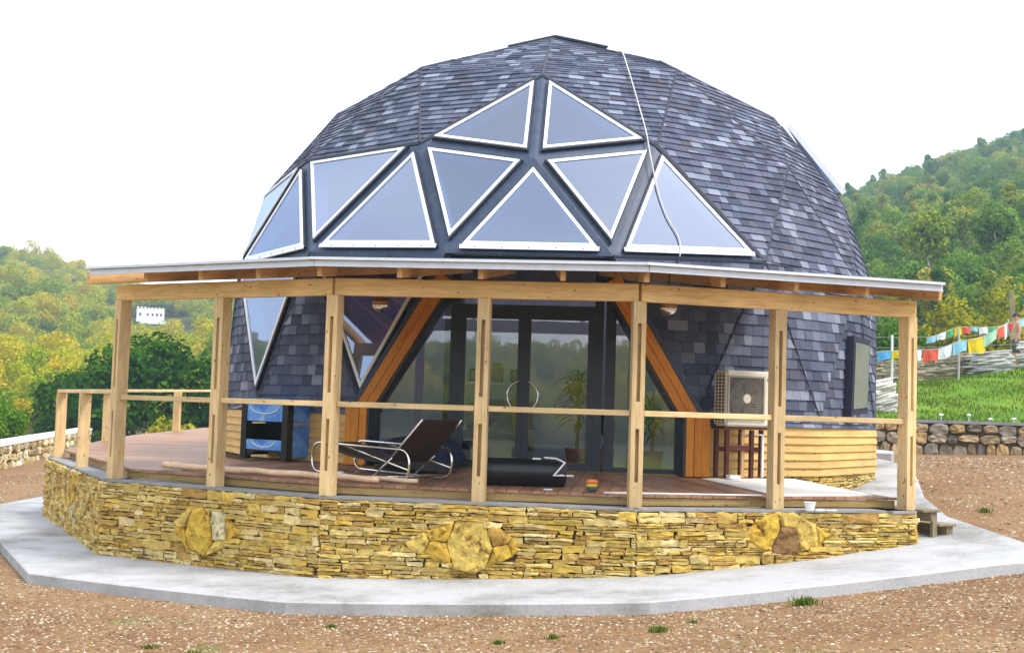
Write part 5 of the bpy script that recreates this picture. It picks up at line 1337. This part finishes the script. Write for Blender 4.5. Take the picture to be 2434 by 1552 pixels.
def trunk_mesh(name, h, r, mat, seed, limbs=5):
    R_ = random.Random(seed); m = MB(); pts = [(R_.uniform(-.1, .1) * i, R_.uniform(-.1, .1) * i, h * i / 4 - .4 * (i == 0)) for i in range(5)]; m.tube(pts, [r * (1.25 - .22 * i) for i in range(5)], 8)
    for k in range(limbs):
        a = R_.uniform(0, 6.28); z = h * R_.uniform(.45, .9); L = h * R_.uniform(.25, .4); m.tube([(0, 0, z), (L * .5 * math.cos(a), L * .5 * math.sin(a), z + L * .5), (L * math.cos(a), L * math.sin(a), z + L * 1.1)], [r * .5, r * .32, r * .12], 6)
    return m.mesh(name, mat, (0, 0, 0))
CROWN = {'y': [crown_mesh('crown', 10 + i, (3.1, 2.7, 3.4, 2.9)[i], (2.7, 3.2, 2.9, 2.4)[i], 15, 2000, .21, 'leaf_yellow') for i in range(4)],
         'g': [crown_mesh('crown', 20 + i, (3.1, 2.7, 3.4, 2.2)[i], (2.7, 3.2, 2.9, 3.9)[i], 15, 2000, .21, 'leaf_green', conic=(0, 0, 0, .6)[i]) for i in range(4)]}
TRUNK = trunk_mesh('trunk', 3.2, .16, 'bark', 3)
BHOUSE = (-80.5, 236.0)
def make_forest():
    R_ = random.Random(99); pts = []
    r = 22.0
    while r < 352:
        stp = 3.1 if r < 120 else 4.3; n = int(2 * math.pi * r / stp)
        for k in range(n):
            a = 2 * math.pi * (k + R_.uniform(-.42, .42)) / n; rr = r + R_.uniform(-.45, .45) * stp; th = math.degrees(a); th = th - 360 if th > 180 else th
            inview = -32 < th < 30
            if not inview and R_.random() > .5: continue
            x, y = rr * math.sin(a), rr * math.cos(a)
            d = -(x + 14.9 + .225 * (y - 12)) if x < 0 else 0
            if x < 0 and y > -18:
                if d < 9 and rr < 60: continue
                if rr < 38: continue
                if x > -24 and y > 20 and rr < 62: continue
            else:
                if rr < 52: continue
            if y < -18 and rr < 82: continue
            bx, by = BHOUSE; t_ = (x * bx + y * by) / (bx * bx + by * by); off_ = abs(x * by - y * bx) / math.hypot(bx, by)
            if off_ < 8 and .80 < t_ < 1.03: continue
            pts.append((x, y, terrain(x, y) - .5, R_.uniform(.60, 1.08) * (.62 + .38 * min(1, max(0, rr - 45) / 100)) * (.84 if th > 0 else 1), R_.uniform(0, 6.28), R_.randrange(4), 'y' if (th < -2 and th > -120) or abs(th) > 120 else 'g', rr, th))
        r += stp
    return pts
FOR = make_forest()
def vis_rank(p):
    x, y, z, s, a, i, kk, rr, th = p; c = V3((x, y, z + 3)); d = c - CAM; dep = d.dot(_fw)
    if dep < 5: return 1e9
    u = d.dot(_r2) / dep; v = d.dot(_u2) / dep
    if abs(u) > .41 or (-.19 < u < .24): return 1e9
    return dep
order = sorted(FOR, key=vis_rank); near = [p for p in order[:110] if vis_rank(p) < 1e8]; far = order[len(near):]
for (x, y, z, s, a, i, kk, rr, th) in near:
    left = x < 0
    shp = ('rounded', 'tall', 'broad', 'low')[i] if left else ('rounded', 'tall', 'broad', 'narrow pointed')[i]
    t = thing('broadleaf_tree', (x, y, z), (shp + ' yellowing tree in the wood filling the valley beyond the fieldstone wall') if left else (shp + ' green tree in the wood climbing the hill behind the grassy bank'), 'tree', 'trees of the valley wood' if left else 'trees of the hill wood')
    rot = Quaternion((0, 0, 1), a)
    c = place('crown', CROWN[kk][i], t, (x, y, z + 1.0 * s), rot); c.scale = (s, s, s); tr = place('trunk', TRUNK, t, (x, y, z), rot); tr.scale = (s, s, s)
def forest_stuff(name, pts, key, label):
    col = bpy.data.collections.new('source_' + name)
    for me in CROWN[key]: o = bpy.data.objects.new('crown_source', me); col.objects.link(o)
    me = bpy.data.meshes.new(name); me.from_pydata([(p[0], p[1], p[2] + 1.0 * p[3]) for p in pts], [], [])
    for an, ty, vals in (('scl', 'FLOAT', [p[3] for p in pts]), ('rz', 'FLOAT', [p[4] for p in pts]), ('idx', 'INT', [p[5] for p in pts])):
        at = me.attributes.new(an, ty, 'POINT'); at.data.foreach_set('value', vals)
    o = place(name, me, None, (0, 0, 0), None, label, 'forest', None, 'stuff')
    g = bpy.data.node_groups.new('scatter_' + name, 'GeometryNodeTree'); g.interface.new_socket('Geometry', in_out='INPUT', socket_type='NodeSocketGeometry'); g.interface.new_socket('Geometry', in_out='OUTPUT', socket_type='NodeSocketGeometry')
    N = g.nodes; gi = N.new('NodeGroupInput'); go = N.new('NodeGroupOutput'); ci = N.new('GeometryNodeCollectionInfo'); ip = N.new('GeometryNodeInstanceOnPoints')
    ci.inputs['Collection'].default_value = col; ci.inputs['Separate Children'].default_value = True; ci.inputs['Reset Children'].default_value = True
    def att(nm_, ty):
        a = N.new('GeometryNodeInputNamedAttribute'); a.data_type = ty; a.inputs['Name'].default_value = nm_; return a.outputs['Attribute']
    cx = N.new('ShaderNodeCombineXYZ'); sc = N.new('ShaderNodeCombineXYZ'); g.links.new(att('rz', 'FLOAT'), cx.inputs[2])
    sv_ = att('scl', 'FLOAT'); [g.links.new(sv_, sc.inputs[i]) for i in range(3)]
    g.links.new(gi.outputs[0], ip.inputs['Points']); g.links.new(ci.outputs[0], ip.inputs['Instance']); ip.inputs['Pick Instance'].default_value = True
    g.links.new(att('idx', 'INT'), ip.inputs['Instance Index']); g.links.new(cx.outputs[0], ip.inputs['Rotation']); g.links.new(sc.outputs[0], ip.inputs['Scale']); g.links.new(ip.outputs[0], go.inputs[0])
    md = o.modifiers.new('scatter', 'NODES'); md.node_group = g
forest_stuff('autumn_wood', [p for p in far if p[6] == 'y'], 'y', 'yellow green autumn wood covering the far hillside')
forest_stuff('green_wood', [p for p in far if p[6] == 'g'], 'g', 'hazy green wood covering the high hillside')

def tree(name, x, y, z, rx, rz, seed, mat, label, cat='tree', leaf=.16, nleaf=3200, lobes=22, th=1.6, tr=.16, trmat='bark', zc=None, group=None):
    t = thing(name, (x, y, z), label, cat, group)
    place('crown', crown_mesh('crown', seed, rx, rz, lobes, nleaf, leaf, mat, zc=zc), t, (x, y, z + th)); place('trunk', trunk_mesh('trunk', th + rz, tr, trmat, seed, 0 if trmat == 'birch' else 5), t, (x, y, z)); return t
tree('walnut_tree', -19.3, 37.3, -3.4, 2.9, 2.9, 41, 'leaf_dark', 'large dark green rounded tree beyond the open deck railing', nleaf=6000, lobes=34)
tree('walnut_tree', -15.6, 37.8, -3.4, 2.3, 2.4, 42, 'leaf_dark', 'dark green tree next to the large rounded one, seen behind the veranda post', nleaf=4500, lobes=28)
tree('walnut_tree', -22.6, 38.6, -3.6, 1.9, 2.0, 43, 'leaf_dark', 'smaller dark green tree on the valley side of the large rounded one', nleaf=3600)
tree('shrub', -16.2, 33.5, -2.6, 1.3, 1.2, 44, 'leaf_gold', 'yellow green shrub in front of the dark rounded trees', 'shrub', leaf=.10, nleaf=2200, th=.5)
for i, (x, y, rx, lab) in enumerate(((-17.6, 13.6, .8, 'bright green leafy shrub right behind the fieldstone wall, seen past the deck corner post'), (-19.2, 15.6, .9, 'wide bright green shrub behind the fieldstone wall'), (-18.3, 20.5, .9, 'bright green bush behind the fieldstone wall, beneath the deck railing'), (-21.0, 24.5, 1.2, 'taller bright green bush farther along the fieldstone wall'))):
    tree('shrub', x, y, terrain(x, y) - .1, rx, .75, 50 + i, 'leaf_vivid', lab, 'shrub', leaf=.075, nleaf=2400, lobes=16, th=.35, tr=.05)
tree('golden_bush', 17.2, 31.5, 1.9, 1.5, 1.9, 61, 'leaf_gold', 'bright yellow bush behind the flags, near the tall timber pole', 'bush', leaf=.11, nleaf=3000, th=.5)
tree('golden_bush', 19.5, 32.5, 2.0, 1.6, 2.2, 62, 'leaf_gold', 'bigger bright yellow bush behind the tall timber pole', 'bush', leaf=.11, nleaf=3200, th=.6)
tree('bush', 14.0, 31.5, 1.6, 1.8, 1.7, 63, 'leaf_vivid', 'green bush behind the upper flag string', 'bush', leaf=.12, nleaf=3000, th=.5)
tree('bush', 11.8, 30.0, 1.4, 1.7, 1.6, 64, 'leaf_dark', 'dark green bush behind the white fence post', 'bush', leaf=.12, nleaf=3000, th=.5)
tree('bush', 10.6, 18.2, bank(10.6, 18.2) - .2, .7, .5, 65, 'leaf_vivid', 'small green bush at the foot of the fence by the dome', 'bush', leaf=.06, nleaf=1800, th=.2, tr=.04)
for i, (x, y) in enumerate(((28.3, 72.8), (33.6, 73.0))):
    z = terrain(x, y); tree('birch_tree', x, y, z, 1.7, 2.3, 70 + i, 'leaf_green', ('birch tree with bare white trunk beyond the roof corner', 'birch tree with bare white trunk above the timber pole')[i], leaf=.2, nleaf=2200, th=2.9, tr=.13, trmat='birch')
# white house on the far slope
bx, by = BHOUSE; bz = terrain(bx, by) - .2
wh = thing('white_house', (bx, by, bz), 'far white house with stepped parapet on the wooded hillside', 'house')
wd = V3((.95, .31, 0)).normalized(); wnn = V3((wd.y, -wd.x, 0)); wc = V3((bx, by, bz))
m = MB(); m.box(wc + V3((0, 0, 1.35)), wd * 2.7, wnn * 2.6, (0, 0, 1.35)); m.build('wall', 'stucco', wh)
m = MB()
for i in range(8): m.box(wc + wd * (-2.45 + i * .70) + wnn * 2.4 + V3((0, 0, 2.8 + (.12 if i < 3 else 0))), wd * .2, wnn * .18, (0, 0, .14))
m.build('parapet', 'stucco', wh)
for i, x in enumerate((-2.0, -.55, .4, 1.25, 2.05)):
    m = MB(); m.box(wc + wd * x + wnn * 2.6 + V3((0, 0, 1.5)), wd * .2, wnn * .03, (0, 0, .28)); m.build('window', 'windowdark', wh)
m = MB(); m.box(wc + wd * 1.2 + wnn * 4.2 + V3((0, 0, -.2)), wd * 3.2, wnn * 1.4, (0, 0, .35)); m.build('terrace', 'stucco', wh)

# grass on the bank
def blades(pts, hmin, hmax, seed):
    R_ = random.Random(seed); m = MB()
    for x, y, z in pts:
        a = R_.uniform(0, 6.28); h = R_.uniform(hmin, hmax); w = h * .10 + .004; dx, dy = math.cos(a) * w, math.sin(a) * w; lx, ly = R_.gauss(0, .35) * h, R_.gauss(0, .35) * h
        m.add([(x - dx, y - dy, z - .02), (x + dx, y + dy, z - .02), (x + lx * .4 + dx * .6, y + ly * .4 + dy * .6, z + h * .6), (x + lx * .4 - dx * .6, y + ly * .4 - dy * .6, z + h * .6), (x + lx, y + ly, z + h)], [(0, 1, 2, 3), (3, 2, 4)], (R_.random() ** 1.3, R_.random(), 0))
    return m
gp = []
while len(gp) < 26000:
    x, y = U(7, 18), U(8.35, 19)
    if .5 + .5 * math.sin(x * 2.1 + math.sin(y * 1.7) * 2) * math.cos(y * 1.9) > rnd() * .9: gp.append((x, y, bank(x, y)))
blades(gp, .03, .10, 5).build('bank_grass', 'grass', None, kind='stuff', label='green grass covering the bank above the dark wall', cat='grass')
TFS = .6
TF = [(-3.33, -11.69, .10, 'grass tuft in the gravel before the thickest boulder of the wall'), (-2.83, -12.03, .12, 'grass tuft in the gravel close to its smaller twin'), (.03, -11.32, .10, 'small grass tuft in the gravel before the wall boulders'), (.95, -11.14, .14, 'grass tuft in the gravel farther from the slab'), (1.29, -10.75, .07, 'tiny green weed in the gravel'), (2.45, -10.02, .20, 'largest green grass tuft growing against the slab edge'), (-1.98, -10.62, .09, 'low weed at the slab edge below the veranda'), (-.43, -11.52, .09, 'dark weed in the gravel'),
      (6.0, -4.6, .16, 'green grass patch behind the wooden steps'), (7.6, -5.2, .15, 'dark grass patch in the yard past the wooden steps'), (-7.9, -8.6, .12, 'weed in the gravel at the slab corner')]
for i, (x, y, s, lab) in enumerate(TF):
    R_ = random.Random(i + 200); pts = []; s *= TFS
    for k in range(int(60 + 500 * s)):
        a = R_.uniform(0, 6.28); q = abs(R_.gauss(0, .5)) * s * 1.1; pts.append((x + q * math.cos(a), y + q * .8 * math.sin(a), base(x, y) - .12))
    blades(pts, s * .25, s * .8, i).build('grass_tuft', 'grass', None, label=lab, cat='grass', group='weeds in the gravel')

# ================================================================== air
m = MB(); m.box((0, 0, 45), (445, 0, 0), (0, 445, 0), (0, 0, 75))
hz = m.build('haze', None, None, kind='stuff', label='pale blue haze hanging over the valley and hills', cat='haze')
hm = bpy.data.materials.new('haze_air'); hm.use_nodes = True; ht = hm.node_tree; ht.nodes.clear(); ho = ht.nodes.new('ShaderNodeOutputMaterial'); hv = ht.nodes.new('ShaderNodeVolumePrincipled')
hv.inputs['Color'].default_value = (.62, .80, 1.0, 1); hv.inputs['Density'].default_value = .0008; hv.inputs['Anisotropy'].default_value = .1
ht.links.new(hv.outputs[0], ho.inputs['Volume']); hz.data.materials.append(hm)
